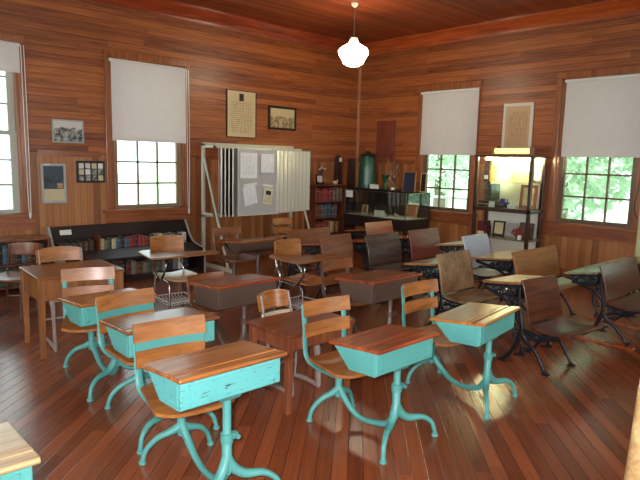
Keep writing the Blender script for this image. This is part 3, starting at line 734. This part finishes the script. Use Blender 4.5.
# ------------------------------------------------------------------ black book bench
t=thing('book_bench','long black two-tier book bench with pale end panels under the long blind','bench',(3.27,7.15,0))
XA,XB=2.33,4.24
prof=[(6.80,0),(7.40,0),(7.40,.70),(7.33,.70),(7.30,.66),(7.20,.50),(7.12,.42),(6.98,.38),(6.84,.36),(6.80,.30)]
for x in (XA,XB-.03): fin(MB().prism(prof,x,x+.03,0),'end_panel','grey',t,bevel=.006)
for x in (XA+.03,XB-.045): fin(MB().prism([(p*.999+.007,q*.985) for p,q in prof],x,x+.015,0),'inner_panel','dkwood',t)
fin(MB().box(XA+.03,XB-.03,7.385,7.40,0,.69),'back_board','dkwood',t)
fin(MB().prism([(7.275,.55),(7.33,.70),(7.36,.70),(7.305,.55)],XA+.03,XB-.03,0),'top_rail','dkwood',t,bevel=.004)
fin(MB().box(XA+.045,XB-.045,7.10,7.38,.370,.39),'upper_shelf','dkwood',t)
fin(MB().prism([(7.10,.39),(7.10,.33),(6.86,.29),(6.86,.32),(7.08,.40)],XA+.045,XB-.045,0),'front_board','dkwood',t)
fin(MB().box(XA+.045,XB-.045,6.86,7.38,.04,.06),'lower_shelf','dkwood',t)
fin(MB().box(XA+.045,XB-.045,6.86,6.88,.0,.04),'plinth','dkwood',t)
fin(MB().box(2.87,2.895,7.12,7.38,.39,.58),'divider','brown',t)
fin(MB().prism([(7.2835,.60),(7.3052,.66),(7.3032,.66),(7.2815,.60)],2.46,2.60,0),'paper_label','paper',t)
row(2.40,2.85,7.18,.39,.11,.14,[('black','green'),('black','brown')],'on the upper shelf of the black bench','books left of the divider on the bench')
row(2.91,4.18,7.18,.39,.12,.155,[('cream','grey','green'),('blue','black'),('maroon','red'),('red','maroon'),('cream','grey'),('blue','grey'),('white','black')],'right of the divider on the black bench','books right of the divider on the bench',tmin=.045,tmax=.07)
row(2.45,4.15,7.0,.06,.13,.18,[('black','brown'),('grey','black'),('maroon','black'),('brown','grey'),('green','grey'),('navy','grey'),('white','navy')],'on the bottom shelf of the black bench','books on the bottom shelf of the bench',tmin=.06,tmax=.09)

# low bookcase at the far left
t=thing('low_bookcase','low brown bookcase with a shiny top along the wall at the left edge','bookcase',(1.65,7.3,0))
fin(MB().box(1.02,2.29,7.10,7.47,.585,.61),'top_board','oak',t,bevel=.004)
for x in (1.03,2.26): fin(MB().box(x,x+.022,7.12,7.46,0,.585),'side_panel','brown',t)
fin(MB().box(1.05,2.26,7.445,7.46,0,.585),'back_board','dkbrown',t)
for z in (.04,.30): fin(MB().box(1.052,2.26,7.12,7.445,z,z+.02),'shelf','brown',t)
row(1.10,2.24,7.20,.32,.16,.23,[('navy','black','green'),('brown','black','blue')],'on the upper shelf of the low bookcase','books in the low bookcase',tmin=.05,tmax=.08)
row(1.10,2.24,7.20,.06,.16,.22,[('navy','black'),('green','brown')],'on the bottom shelf of the low bookcase','books in the low bookcase, bottom',tmin=.06,tmax=.09)

# ------------------------------------------------------------------ swinging panel display
t=thing('swing_panel_display','cream metal display stand with swinging panels, notices pinned on the open one','display stand',(5.35,7.0,0))
S=.022
b=MB().box(4.49,4.49+2*S,7.28,7.32,.04,1.80).box(6.18,6.18+2*S,7.28,7.32,.04,1.80).box(4.49,6.22,7.28,7.32,1.76,1.81).box(4.49,6.22,7.28,7.32,.72,.76)
fin(b,'frame','stand',t,bevel=.004)
for x in (4.49,6.18):
    fin(MB().box(x-.012,x+.055,6.53,7.36,0,.045),'foot','stand',t,bevel=.005)
    fin(MB().tube([(x+.022,7.28,1.60),(x+.022,6.66,.05)],.018,8,1),'brace','stand',t,smooth=True)
for z in (.765,1.735): fin(MB().box(4.5,6.15,6.98,7.02,z,z+.03).box(4.5,4.53,6.98,7.28,z,z+.03).box(6.12,6.15,6.98,7.28,z,z+.03),'hinge_rail','stand',t)
def wing(px,py,ang,w,mat,z0=.79,z1=1.72,th=.012,edge='panel_w',e=.014):
    b=MB(); b.box(0,w,-th/2,th/2,z0,z1); b.m=1
    b.box(0,w,-th/2-.004,th/2+.004,z0-e,z0).box(0,w,-th/2-.004,th/2+.004,z1,z1+e).box(w,w+e,-th/2-.004,th/2+.004,z0-e,z1+e).box(-e,0,-th/2-.004,th/2+.004,z0-e,z1+e)
    Tm=Matrix.Translation((px,py,0))@Matrix.Rotation(ang,4,'Z'); b.v=[tuple(Tm@Vector(p)) for p in b.v]
    return fin(b,'swing_panel',[mat,edge],t)
# edge-on panels at the left, an angled one, the open panel and the fan at the right
for k in range(4): wing(4.57+.055*k,6.97,math.radians(-119+1.2*k),.36,'panel_b',th=.004,e=.008)
wing(4.80,6.99,math.radians(-101),.26,'panel_w')
wing(4.705,6.69,math.radians(1.5),.70,'panel')
for k in range(9): wing(5.01+.098*k,6.725+.024*k,math.radians(1.0),.47,'panel_w',edge='frame_grey',e=.01)
def note(x,z,w,h,ang,mat,label,name='pinned_notice',y=6.676):
    b=MB().box(-w/2,w/2,-.0006,.0006,-h/2,h/2)
    o=b.build(name,mat); o.location=(x,y,z); o.rotation_euler=(0,ang,math.radians(1.5)); return tag(o,label,'notice')
M['note1']=pic('handwritten_sheet',lambda nt: textlines(nt,rgb(230,230,236),rgb(180,182,200),190,-.14,.13,.12))
M['note2']=pic('handwritten_buff',lambda nt: textlines(nt,rgb(214,208,180),rgb(110,100,80),200,-.10,.03,.07))
note(4.875,1.495,.30,.36,.01,'note1','large white notice at the upper left of the open grey panel')
note(5.212,1.53,.25,.27,.0,'note1','white notice at the upper right of the open grey panel')
note(4.90,1.07,.235,.27,-.20,'note1','tilted white notice at the lower left of the open grey panel')
note(4.905,1.225,.24,.035,-.12,'paper','white strip above the lower left notice on the grey panel')
o=note(5.225,1.05,.17,.24,.17,'note2','tilted cream notice with a dark picture at the lower right of the grey panel')
MB().box(-.05,.05,-.0016,-.0008,.02,.08).build('printed_picture','black',o)
note(5.22,1.205,.19,.035,.15,'paper','white strip above the cream notice on the grey panel')

# ------------------------------------------------------------------ corner bookcase
t=thing('corner_bookcase','brown bookcase with red and blue books beside the display stand','bookcase',(7.03,7.35,0))
BX0,BX1,BY0,BY1=6.66,7.40,7.20,7.46
for x in (BX0,BX1-.02): fin(MB().box(x,x+.02,BY0,BY1,0,1.15),'side_panel','brown',t,bevel=.002)
fin(MB().box(BX0-.01,BX1+.01,BY0-.01,BY1,1.15,1.175),'top_board','brown',t,bevel=.003)
fin(MB().box(BX0+.02,BX1-.02,BY1-.012,BY1,0,1.15),'back_board','dkbrown',t)
for z in (.04,.30,.58,.865): fin(MB().box(BX0+.02,BX1-.02,BY0,BY1-.012,z,z+.018),'shelf','brown',t)
bg='on the %s shelf of the corner bookcase'
row(6.69,7.37,7.23,.883,.18,.235,[('red','maroon'),('red',),('red','maroon'),('grey','green'),('grey','brown')],bg%'top','books on the top shelf, corner bookcase',tmin=.03,tmax=.05)
row(6.69,7.24,7.23,.598,.19,.24,[('maroon','brown'),('blue','green'),('blue','navy'),('blue','brown')],bg%'second','books on the second shelf, corner bookcase',tmin=.03,tmax=.05)
row(6.69,7.30,7.23,.318,.18,.22,[('red','maroon'),('red','maroon'),('tan','cream'),('tan','brown')],bg%'third','books on the third shelf, corner bookcase',tmin=.03,tmax=.05)
row(6.69,7.30,7.23,.058,.17,.21,[('brown','maroon'),('tan','red')],bg%'bottom','books on the bottom shelf, corner bookcase',tmin=.03,tmax=.05)
# things on it
t=thing('framed_photograph','small black-framed photograph standing on the corner bookcase','picture',(6.86,7.30,1.175))
b=MB().box(-.10,.10,-.01,.01,0,.02).box(-.10,.10,-.01,.01,.15,.17).box(-.10,-.08,-.01,.01,.02,.15).box(.08,.10,-.01,.01,.02,.15); fr=b.build('frame','black',t)
MB().box(-.08,.08,-.004,.008,.02,.15).build('photo','pic3',t); t.rotation_euler=(-.12,0,.2)
t=thing('flower_ornament','small dark ornament with white blossoms behind the framed photograph','ornament',(6.99,7.40,1.175))
MB().lathe([(0,0),(.05,0),(.05,.02),(.015,.04),(.015,.12),(.04,.15),(0,.16)],(0,0,0),14).build('stand','black',t,smooth=True)
b=MB()
for k in range(9):
    a=k*2.4; r=.03+.008*k; b.tube([(0,0,.15),(r*.5*math.cos(a),r*.3*math.sin(a),.22),(r*math.cos(a),r*.4*math.sin(a),.24+.012*(k%4))],.004,5,2)
b.build('stems','dkbrown',t)
for k in range(9):
    a=k*2.4; r=.03+.008*k
    MB().lathe([(0,-.012),(.012,-.004),(.02,.01),(.008,.016),(0,.012)],(r*math.cos(a),r*.4*math.sin(a),.25+.012*(k%4)),8).build('blossom','paper' if k%3 else 'dkbrown',t,smooth=True)
t=item(MB().tube([(-.05,0,.03),(-.02,0,.035),(.02,0,.03),(.045,0,.055),(.05,0,.085)],[.012,.028,.026,.016,.006],10).lathe([(0,0),(.04,0),(.035,.012),(0,.014)],(0,0,0),12),'bird_figurine','buff','small pinkish bird figurine on the right end of the corner bookcase','ornament',(7.22,7.28,1.175),smooth=True)
t=thing('tall_wooden_case','tall tapered dark wooden case with a white tag on the corner bookcase','wooden case',(7.335,7.34,1.175))
b=MB(); b._add([(-.065,-.06,0),(.065,-.06,0),(.065,.06,0),(-.065,.06,0),(-.04,-.04,.50),(.04,-.04,.50),(.04,.04,.50),(-.04,.04,.50),(0,0,.53)],[(3,2,1,0),(0,1,5,4),(1,2,6,5),(2,3,7,6),(3,0,4,7),(4,5,8),(5,6,8),(6,7,8),(7,4,8)])
b.build('body','dkbrown',t,bevel=.006); MB().box(-.06,.06,-.062,-.056,.0,.03).build('base_strip','black',t)
MB().box(-.03,.03,-.062,-.055,.40,.47).build('white_tag','paper',t)

# ------------------------------------------------------------------ glass display case by the right wall
CX0,CX1,CY0,CY1=7.26,7.90,5.70,7.08
t=thing('glass_display_case','long glass-topped black display case standing along the wall under the green tank','display case',(7.58,6.36,0))
fin(MB().box(CX0,CX1,CY0,CY1,.62,.665),'case_floor','dkwood',t,bevel=.003)
fin(MB().box(CX0+.02,CX1-.02,CY0+.02,CY1-.02,.665,.67),'lining','buff',t)
fin(MB().box(CX1-.012,CX1,CY0,CY1,.665,1.10),'back_panel','dkwood',t)
for x in (CX0,CX1-.05):
    for y in (CY0,CY1-.05): fin(MB().box(x,x+.05,y,y+.05,0,.62),'leg','dkwood',t,bevel=.003)
fin(MB().box(CX0+.01,CX0+.03,CY0+.05,CY1-.05,.48,.62).box(CX1-.03,CX1-.01,CY0+.05,CY1-.05,.48,.62).box(CX0+.05,CX1-.05,CY0+.01,CY0+.03,.48,.62).box(CX0+.05,CX1-.05,CY1-.03,CY1-.01,.48,.62),'apron','dkwood',t)
e=.012
b=MB()
for y in (CY0,CY1-e): b.box(CX0,CX0+e,y,y+e,.665,1.10)
b.box(CX0,CX0+e,CY0,CY1,1.09,1.10).box(CX0,CX1,CY0,CY0+e,1.09,1.10).box(CX0,CX1,CY1-e,CY1,1.09,1.10)
fin(b,'edge_strips','steel',t)
fin(MB().box(CX0+.003,CX0+.008,CY0+e,CY1-e,.666,1.089),'front_glass','glass_case',t)
fin(MB().box(CX0+e,CX1-e,CY0+.003,CY0+.008,.666,1.089),'side_glass','glass_case',t)
fin(MB().box(CX0+e,CX1-e,CY1-.008,CY1-.003,.666,1.089),'side_glass','glass_case',t)
fin(MB().box(CX0+e,CX1-e,CY0+e,CY1-e,1.092,1.098),'top_glass','glass_case',t)
fin(MB().box(CX0-.003,CX0-.001,6.88,7.04,.965,1.085),'card_label','paper',t)
# on the case
item(MB().box(-.22,.22,-.60,.53,0,.028),'black_tray','black','flat black board lying on the glass case under the green tank','board',(7.62,6.52,1.10),bevel=.005)
t=thing('green_tank','tall green metal tank with a cone lid on the glass display case','tank',(7.60,6.87,1.128))
MB().lathe([(0,0),(.165,0),(.165,.04),(.150,.045),(.146,.32),(.134,.51),(.128,.54),(0,.54)],(0,0,0),36).build('body','green',t,smooth=True)
MB().lathe([(.124,.54),(.160,.545),(.155,.56),(.09,.605),(.03,.635),(.012,.65),(0,.65)],(0,0,0),36).build('lid','green_dk',t,smooth=True)
t=thing('tall_wooden_case','slim dark wooden case between the corner bookcase and the green tank','wooden case',(7.62,7.28,0))
MB().box(-.075,.075,-.075,.075,0,1.06).build('stand','dkbrown',t,bevel=.004)
b=MB(); b._add([(-.06,-.055,1.06),(.06,-.055,1.06),(.06,.055,1.06),(-.06,.055,1.06),(-.05,-.045,1.64),(.05,-.045,1.64),(.05,.045,1.64),(-.05,.045,1.64)],[(3,2,1,0),(0,1,5,4),(1,2,6,5),(2,3,7,6),(3,0,4,7),(4,5,6,7)]); b.build('case_body','dkbrown',t,bevel=.005)
item(MB().lathe([(0,0),(.06,0),(.062,.015),(.035,.05),(.032,.11),(.05,.19),(.072,.24),(.066,.245),(.045,.19),(.026,.11),(0,.10)],(0,0,0),24),'green_vase','glassgreen','small green glass vase on the display case right of the tank','vase',(7.60,6.44,1.128),smooth=True)
t=thing('wire_sculpture','twisted twig-like wire sculpture behind the green vase','sculpture',(7.80,6.42,1.128))
b=MB()
rs=random.Random(3)
for k in range(9):
    x=rs.uniform(-.02,.02); y=rs.uniform(-.04,.04); p=[(x,y,0 if k<4 else .2)]
    for j in range(6): 
        x+=rs.uniform(-.03,.03); y+=rs.uniform(-.075,.075); y=max(-.2,min(.2,y)); x=max(-.08,min(.06,x)); p.append((x,y,p[-1][2]+rs.uniform(.03,.085)))
    b.tube(p,.0045,6,4)
b.lathe([(0,0),(.06,0),(.055,.012),(0,.014)],(0,0,0),12)
b.build('wires','steel',t,smooth=True)
item(MB().prism([(0,0),(.03,0),(.004,.075),(.0,.075)],-.09,.09,1),'white_card','paper','folded white card on the display case between tank and vase','card',(7.44,6.56,1.128))
item(MB().lathe([(0,0),(.028,.0),(.034,.018),(.02,.04),(0,.05)],(0,0,0),12),'white_shell','paper','small white shell on the display case right of the vase','ornament',(7.46,6.16,1.128),smooth=True)
def standing(name,label,cat,x,y,z,w,h,tilt,fm,im,fw=.02,rz=-PI/2,th=.02):
    """framed thing leaning back on a wall or strut, facing -x by default"""
    t=thing(name,label,cat,(x,y,z),rz); t.rotation_euler=(-tilt,0,rz)
    b=MB().box(-w/2,w/2,-th,0,0,fw).box(-w/2,w/2,-th,0,h-fw,h).box(-w/2,-w/2+fw,-th,0,fw,h-fw).box(w/2-fw,w/2,-th,0,fw,h-fw); b.build('frame',fm,t,bevel=.002)
    MB().box(-w/2+fw,w/2-fw,-th*.6,-.001,fw,h-fw).build('face',im,t); return t
M['navy']=flat('navy_cloth',rgb(38,50,72),.6)
M['orange']=flat('orange_drawing',rgb(176,96,58),.6)
standing('framed_board','dark blue board in a buff frame leaning at the right end of the glass case','board',7.74,6.03,1.10,.27,.34,.05,'w_tan','navy',.02)
standing('framed_board','narrow dark board leaning at the far right of the glass case','board',7.84,5.81,1.10,.12,.32,.05,'desk_pale','black',.015)
standing('display_card','small beige portrait card standing inside the glass case','card',7.50,6.80,.67,.13,.16,.15,'buff','oak',.02)
item(MB().prism([(0,0),(.05,0),(.006,.10),(.0,.10)],-.11,.11,1),'white_card','paper','white folded card inside the glass case','card',(7.40,6.38,.67))
item(MB().tube([(-.06,0,.02),(0,0,.03),(.05,.01,.045),(.07,.02,.07)],[.01,.025,.02,.008],8).box(-.07,.07,-.03,.03,0,.012),'bird_figurine','buff','small light figurine inside the glass case beside the papers','ornament',(7.50,6.06,.67),rz=1.2,smooth=True)
standing('framed_drawing','orange framed drawing leaning inside the right end of the glass case','picture',7.62,5.88,.67,.22,.26,.35,'desk_pale','orange',.035,rz=-PI/2+.2)
item(MB().box(-.13,.13,-.22,.2,0,.008).box(-.10,.15,-.16,.16,.008,.02),'paper_sheets','paper','white paper sheets spread inside the right end of the glass case','paper',(7.42,5.97,.671),rz=.15)

# ------------------------------------------------------------------ lit display cabinet
DX0,DX1,DY0,DY1=7.50,7.90,3.745,4.64
t=thing('display_cabinet','tall dark-framed lit display cabinet between the two right-hand windows','cabinet',(7.70,4.18,0))
p_=.045
for x in (DX0,DX1-p_):
    for y in (DY0,DY1-p_): fin(MB().box(x,x+p_,y,y+p_,0,1.70),'post','dkbrown',t,bevel=.003)
fin(MB().box(DX0-.015,DX1,DY0-.015,DY1+.015,1.70,1.73),'top_board','dkbrown',t,bevel=.004)
fin(MB().box(DX0,DX1,DY0,DY1,.92,.975),'middle_shelf','dkbrown',t,bevel=.003)
fin(MB().box(DX0,DX1,DY0,DY1,.525,.55),'lower_shelf','w_olive',t,bevel=.003)
fin(MB().box(DX0+.01,DX1-.05,DY0+.01,DY1-.01,1.335,1.343),'glass_shelf','glass_case',t)
M['cabwall']=flat('cabinet_white_lining',rgb(232,226,206),.6)
fin(MB().box(DX1-.012,DX1,DY0+p_,DY1-p_,.10,.92),'lower_back_panel','cabwall',t)
fin(MB().box(DX1-.012,DX1,DY0+p_,DY1-p_,.975,1.70),'upper_back_panel','cabwall',t)
fin(MB().box(DX0+.012,DX0+.016,DY0+p_,DY1-p_,.975,1.70),'front_glass','glass_case',t)
fin(MB().tube([(DX0+.12,DY0+.10,1.675),(DX0+.12,DY1-.10,1.675)],.014,10,1),'light_tube','tube_in',t,smooth=True)
t=thing('cabinet_lamp','glowing yellow lamp lying on top of the display cabinet','lamp',(7.66,4.11,1.73))
fin(MB().tube([(7.64,3.86,1.79),(7.64,4.40,1.79)],.036,14,1),'lit_cover','tube',t,smooth=True)
fin(MB().box(7.60,7.70,3.84,4.44,1.73,1.75).box(7.69,7.70,3.84,4.44,1.75,1.83),'housing','w_tan',t,bevel=.004)
for y in (3.82,4.40): fin(MB().box(7.60,7.68,y,y+.045,1.75,1.835),'end_cap','w_tan',t,bevel=.006)
Z1,Z2,Z3=.975,1.343,.55
M['yellow']=flat('yellow_card',rgb(214,176,50),.5)
M['bluep']=flat('blue_enamel',rgb(40,46,150),.25)
M['redcloth']=flat('red_cloth',rgb(150,70,56),.7)
t=thing('wooden_box','narrow brown wooden box standing in the upper left of the lit cabinet','box',(7.72,4.55,Z2))
MB().box(-.04,.04,-.045,.045,0,.27).build('case_body','dkbrown',t,bevel=.006); MB().box(-.05,-.04,-.03,.03,.03,.09).build('white_label','paper',t)
def leaf_item(name,mat,label,cat,y,z,w,h,x=7.70,th=.012,tilt=.12):
    o=MB().box(-th,0,-w/2,w/2,0,h).build(name,mat); o.location=(x,y,z); o.rotation_euler=(0,tilt,0); return tag(o,label,cat)
leaf_item('yellow_card','yellow','yellow card at the left of the top glass shelf in the lit cabinet','card',4.43,Z2,.09,.24,7.66)
leaf_item('note_card','paper','white note standing on the glass shelf right of the yellow card','card',4.28,Z2,.10,.14,7.62)
leaf_item('note_card','buff','small buff note on the right of the glass shelf','card',3.98,Z2,.16,.17,7.72)
standing('framed_photograph','pale framed picture at the middle of the glass shelf','picture',7.78,4.12,Z2,.16,.20,.12,'buff','doc1',.015)
for k,(y,l) in enumerate(((4.50,'green upright book, left of two in the lit cabinet'),(4.42,'green upright book, right of two in the lit cabinet'))):
    book('green',.07,.24+.01*k,.15,7.66,y+.035,Z1+.0 if False else Z1+.085,1,l,'green books in the lit cabinet')
t=thing('black_box','low black box with gold trim under the green books in the cabinet','box',(7.68,4.46,Z1))
MB().box(-.12,.12,-.15,.13,0,.084).build('box_body','black',t,bevel=.004); MB().box(-.123,-.12,-.145,.125,.035,.045).build('gold_band','yellow',t)
t=thing('toy_vehicle','small dark blue toy vehicle in the middle of the lit cabinet','toy',(7.62,4.20,Z1))
MB().box(-.03,.03,-.07,.05,.04,.08).box(-.025,.025,-.0,.05,.08,.13).tube([(0,-.05,.08),(0,-.05,.13)],.006,8).build('vehicle_body','bluep',t,bevel=.006)
for (px,py,r) in ((-.035,.03,.035),(.035,.03,.035),(-.035,-.055,.022),(.035,-.055,.022)):
    MB().tube([(px-.009,py,r),(px+.009,py,r)],r,16,1).build('wheel','black',t)
leaf_item('note_card','paper','white note left of the blue toy on the middle shelf','card',4.36,Z1,.09,.08,7.56)
leaf_item('note_card','paper','white note right of the blue toy on the middle shelf','card',4.05,Z1,.12,.06,7.56)
leaf_item('note_card','buff','tiny note in front of the framed picture on the middle shelf','card',3.95,Z1,.05,.05,7.53)
standing('framed_photograph','wooden framed picture at the right of the middle shelf of the lit cabinet','picture',7.76,3.91,Z1,.25,.34,.10,'oak','doc1',.045)
standing('framed_photograph','dark tilted framed board against the right post in the lit cabinet','picture',7.86,3.84,Z2,.13,.32,.05,'steel','pic3',.012)
t=thing('maroon_box','maroon box at the left of the lower cabinet shelf','box',(7.70,4.57,Z3))
MB().box(-.10,.10,-.07,.03,0,.20).box(-.08,.08,-.10,-.07,0,.14).build('box_body','bk_maroon',t,bevel=.004)
standing('framed_photograph','small dark-framed portrait on the lower cabinet shelf','picture',7.70,4.30,Z3,.19,.22,.12,'black','pic2',.025)
leaf_item('grey_booklet','grey','grey booklet standing behind the small portrait on the lower shelf','booklet',4.12,Z3,.16,.20,7.74)
t=thing('red_ribbon_cloth','crumpled red and white cloth on the right of the lower cabinet shelf','cloth',(7.66,3.93,Z3))
b=MB(); rs=random.Random(5)
for k in range(7):
    p=[(rs.uniform(-.06,.06),rs.uniform(-.11,.11),.02+rs.uniform(0,.14)) for _ in range(5)]; p[0]=(p[0][0],p[0][1],.012); b.tube(p,.009,7,6,flat=.4)
b.build('folds','redcloth',t,smooth=True)
leaf_item('dark_board','taupe','dark grey board behind the red cloth on the lower shelf','board',3.92,Z3,.22,.22,7.80)
leaf_item('note_card','buff','small note at the front left of the lower cabinet shelf','card',4.50,Z3,.10,.06,7.54)
leaf_item('note_card','paper','small note at the front right of the lower cabinet shelf','card',3.88,Z3,.05,.06,7.53)

# ------------------------------------------------------------------ right edge things
M['paleg']=flat('pale_green_locker_paint',rgb(200,204,150),.35)
t=thing('pale_cabinet','pale yellow-green metal cabinet cut off by the right edge of the view','cabinet',(7.70,2.18,0))
fin(MB().box(7.50,7.92,1.93,2.36,.05,1.46),'cabinet_body','paleg',t,bevel=.006)
fin(MB().box(7.488,7.499,1.95,2.34,.09,1.43),'door','paleg',t,bevel=.003)
fin(MB().box(7.52,7.90,1.95,2.34,0,.05),'plinth','black',t)
item(MB().tube([(0,0,.34),(.0,.01,.15),(-.02,.03,-.05),(-.03,.0,-.20),(-.07,-.10,-.28),(-.10,-.16,-.31)],.006,6),'power_cord','black','thin black cord hanging beside the rightmost window','cord',(7.86,2.50,1.20),smooth=True)
t=thing('wooden_post','pale wooden post with a rounded white tip at the bottom right corner','post',(1.755,.475,0))
MB().lathe([(0,0),(.05,0),(.047,.3),(.043,.7),(.032,.98),(0,.98)],(0,0,0),20).build('shaft','desk_pale',t,smooth=True)
MB().lathe([(.030,.98),(.030,1.0),(.024,1.02),(.012,1.034),(0,1.038)],(0,0,0),20).build('tip','white',t,smooth=True)

# ------------------------------------------------------------------ outside
M['grass']=flat('sunlit_lawn',rgb(196,214,186),.9)
M['bark']=flat('tree_bark',rgb(140,128,110),.9)
M['leaf']=translucent('tree_leaves',rgb(226,240,222),.5)
struct(MB().box(-60,70,-60,70,-.9,-.8).build('ground','grass'))
rs=random.Random(11)
def tree(x,y,h,r,n,label):
    t=thing('leafy_tree',label,'tree',(x,y,-.8),0,'trees outside the windows')
    MB().tube([(0,0,0),(.1,.05,h*.3),(0,.1,h*.6)],[.28,.2,.1],10).tube([(.05,.03,h*.35),(.9,.3,h*.6)],[.12,.05],8).tube([(.0,.05,h*.4),(-.8,-.5,h*.65)],[.12,.05],8).build('trunk','bark',t,smooth=True)
    b=MB()
    for k in range(n):
        while True:
            p=Vector((rs.uniform(-1,1),rs.uniform(-1,1),rs.uniform(-1,1)))
            if .35<p.length<1: break
        q=Vector((p.x*r,p.y*r,h*.58+p.z*h*.46)); s=rs.uniform(.12,.23)
        a=Vector((rs.uniform(-1,1),rs.uniform(-1,1),rs.uniform(-1,1))).normalized(); c=a.orthogonal().normalized()
        b._add([q-a*s,q+c*s*.45,q+a*s,q-c*s*.45],[(0,1,2,3)])
    b.build('foliage','leaf',t)
side='tree with light green foliage seen through the right-hand windows'
for (x,y,h,r,n) in ((15,1.0,8,2.7,9000),(14.8,6.6,8,2.7,9000),(18.3,12.8,9,3.2,8000),(20.8,3.8,10,3.4,9000),(16.,-4.6,8,2.6,2600)): tree(x,y,h,r,n,side)
for (x,y,h,r,n) in ((1.,30,7,2.6,1500),(12,34,8,3,2600)): tree(x,y,h,r,n,'distant tree seen faintly through the left-hand windows')
t=thing('porch_railing','white porch railing outside the window beside the lit cabinet','railing',(9.8,8.0,-.8))
fin(MB().box(9.76,9.84,5.,11,.88,.93).box(9.77,9.83,5.,11,.10,.15),'rails','white',t)
fin(MB().box(9.6,11.,2,10,-.8,-.0),'porch_base','grey',t) if False else None
for k in range(12): fin(MB().box(9.78,9.82,5.2+k*.48,5.24+k*.48,-.8,.88),'baluster','white',t)

# ------------------------------------------------------------------ camera, lights, world
cd=bpy.data.cameras.new('camera'); cam=bpy.data.objects.new('camera',cd); C.objects.link(cam); sc.camera=cam
cd.sensor_fit='HORIZONTAL'; cd.sensor_width=36; cd.lens=570.9/640*36; cd.clip_start=.05; cd.clip_end=300
yaw,pit,rol=[math.radians(a) for a in (43.36,7.994,-1.375)]
fwd=Vector((math.sin(yaw)*math.cos(pit),math.cos(yaw)*math.cos(pit),-math.sin(pit))); rt=Vector((math.cos(yaw),-math.sin(yaw),0)); dn=fwd.cross(rt)
r2=rt*math.cos(rol)+dn*math.sin(rol); d2=dn*math.cos(rol)-rt*math.sin(rol)
m3=Matrix((r2,-d2,-fwd)).transposed(); cam.matrix_world=Matrix.Translation((0,0,1.6))@m3.to_4x4()
# camera flash
fl=bpy.data.lights.new('camera_flash','SPOT'); fl.energy=430; fl.spot_size=math.radians(95); fl.spot_blend=.8; fl.shadow_soft_size=.03; fl.color=(1,.97,1.)
fo=bpy.data.objects.new('camera_flash',fl); C.objects.link(fo); fo.matrix_world=Matrix.Translation(Vector((0,0,1.6))-r2*.07-d2*.05)@m3.to_4x4()
w=bpy.data.worlds.new('world'); sc.world=w; w.use_nodes=True; nt=w.node_tree; bg=nt.nodes['Background']
bg.inputs[0].default_value=(.82,.95,1.,1); bg.inputs[1].default_value=3.0
su=bpy.data.lights.new('sun','SUN'); su.energy=3.6; su.angle=.02; so=bpy.data.objects.new('sun',su); C.objects.link(so); so.rotation_euler=Vector((1,.3,-.95)).to_track_quat('-Z','Y').to_euler()
vs=sc.view_settings; sc.display_settings.display_device='sRGB'; vs.view_transform='Standard'; vs.look='None'; vs.exposure=.28; vs.gamma=1; vs.use_curve_mapping=False
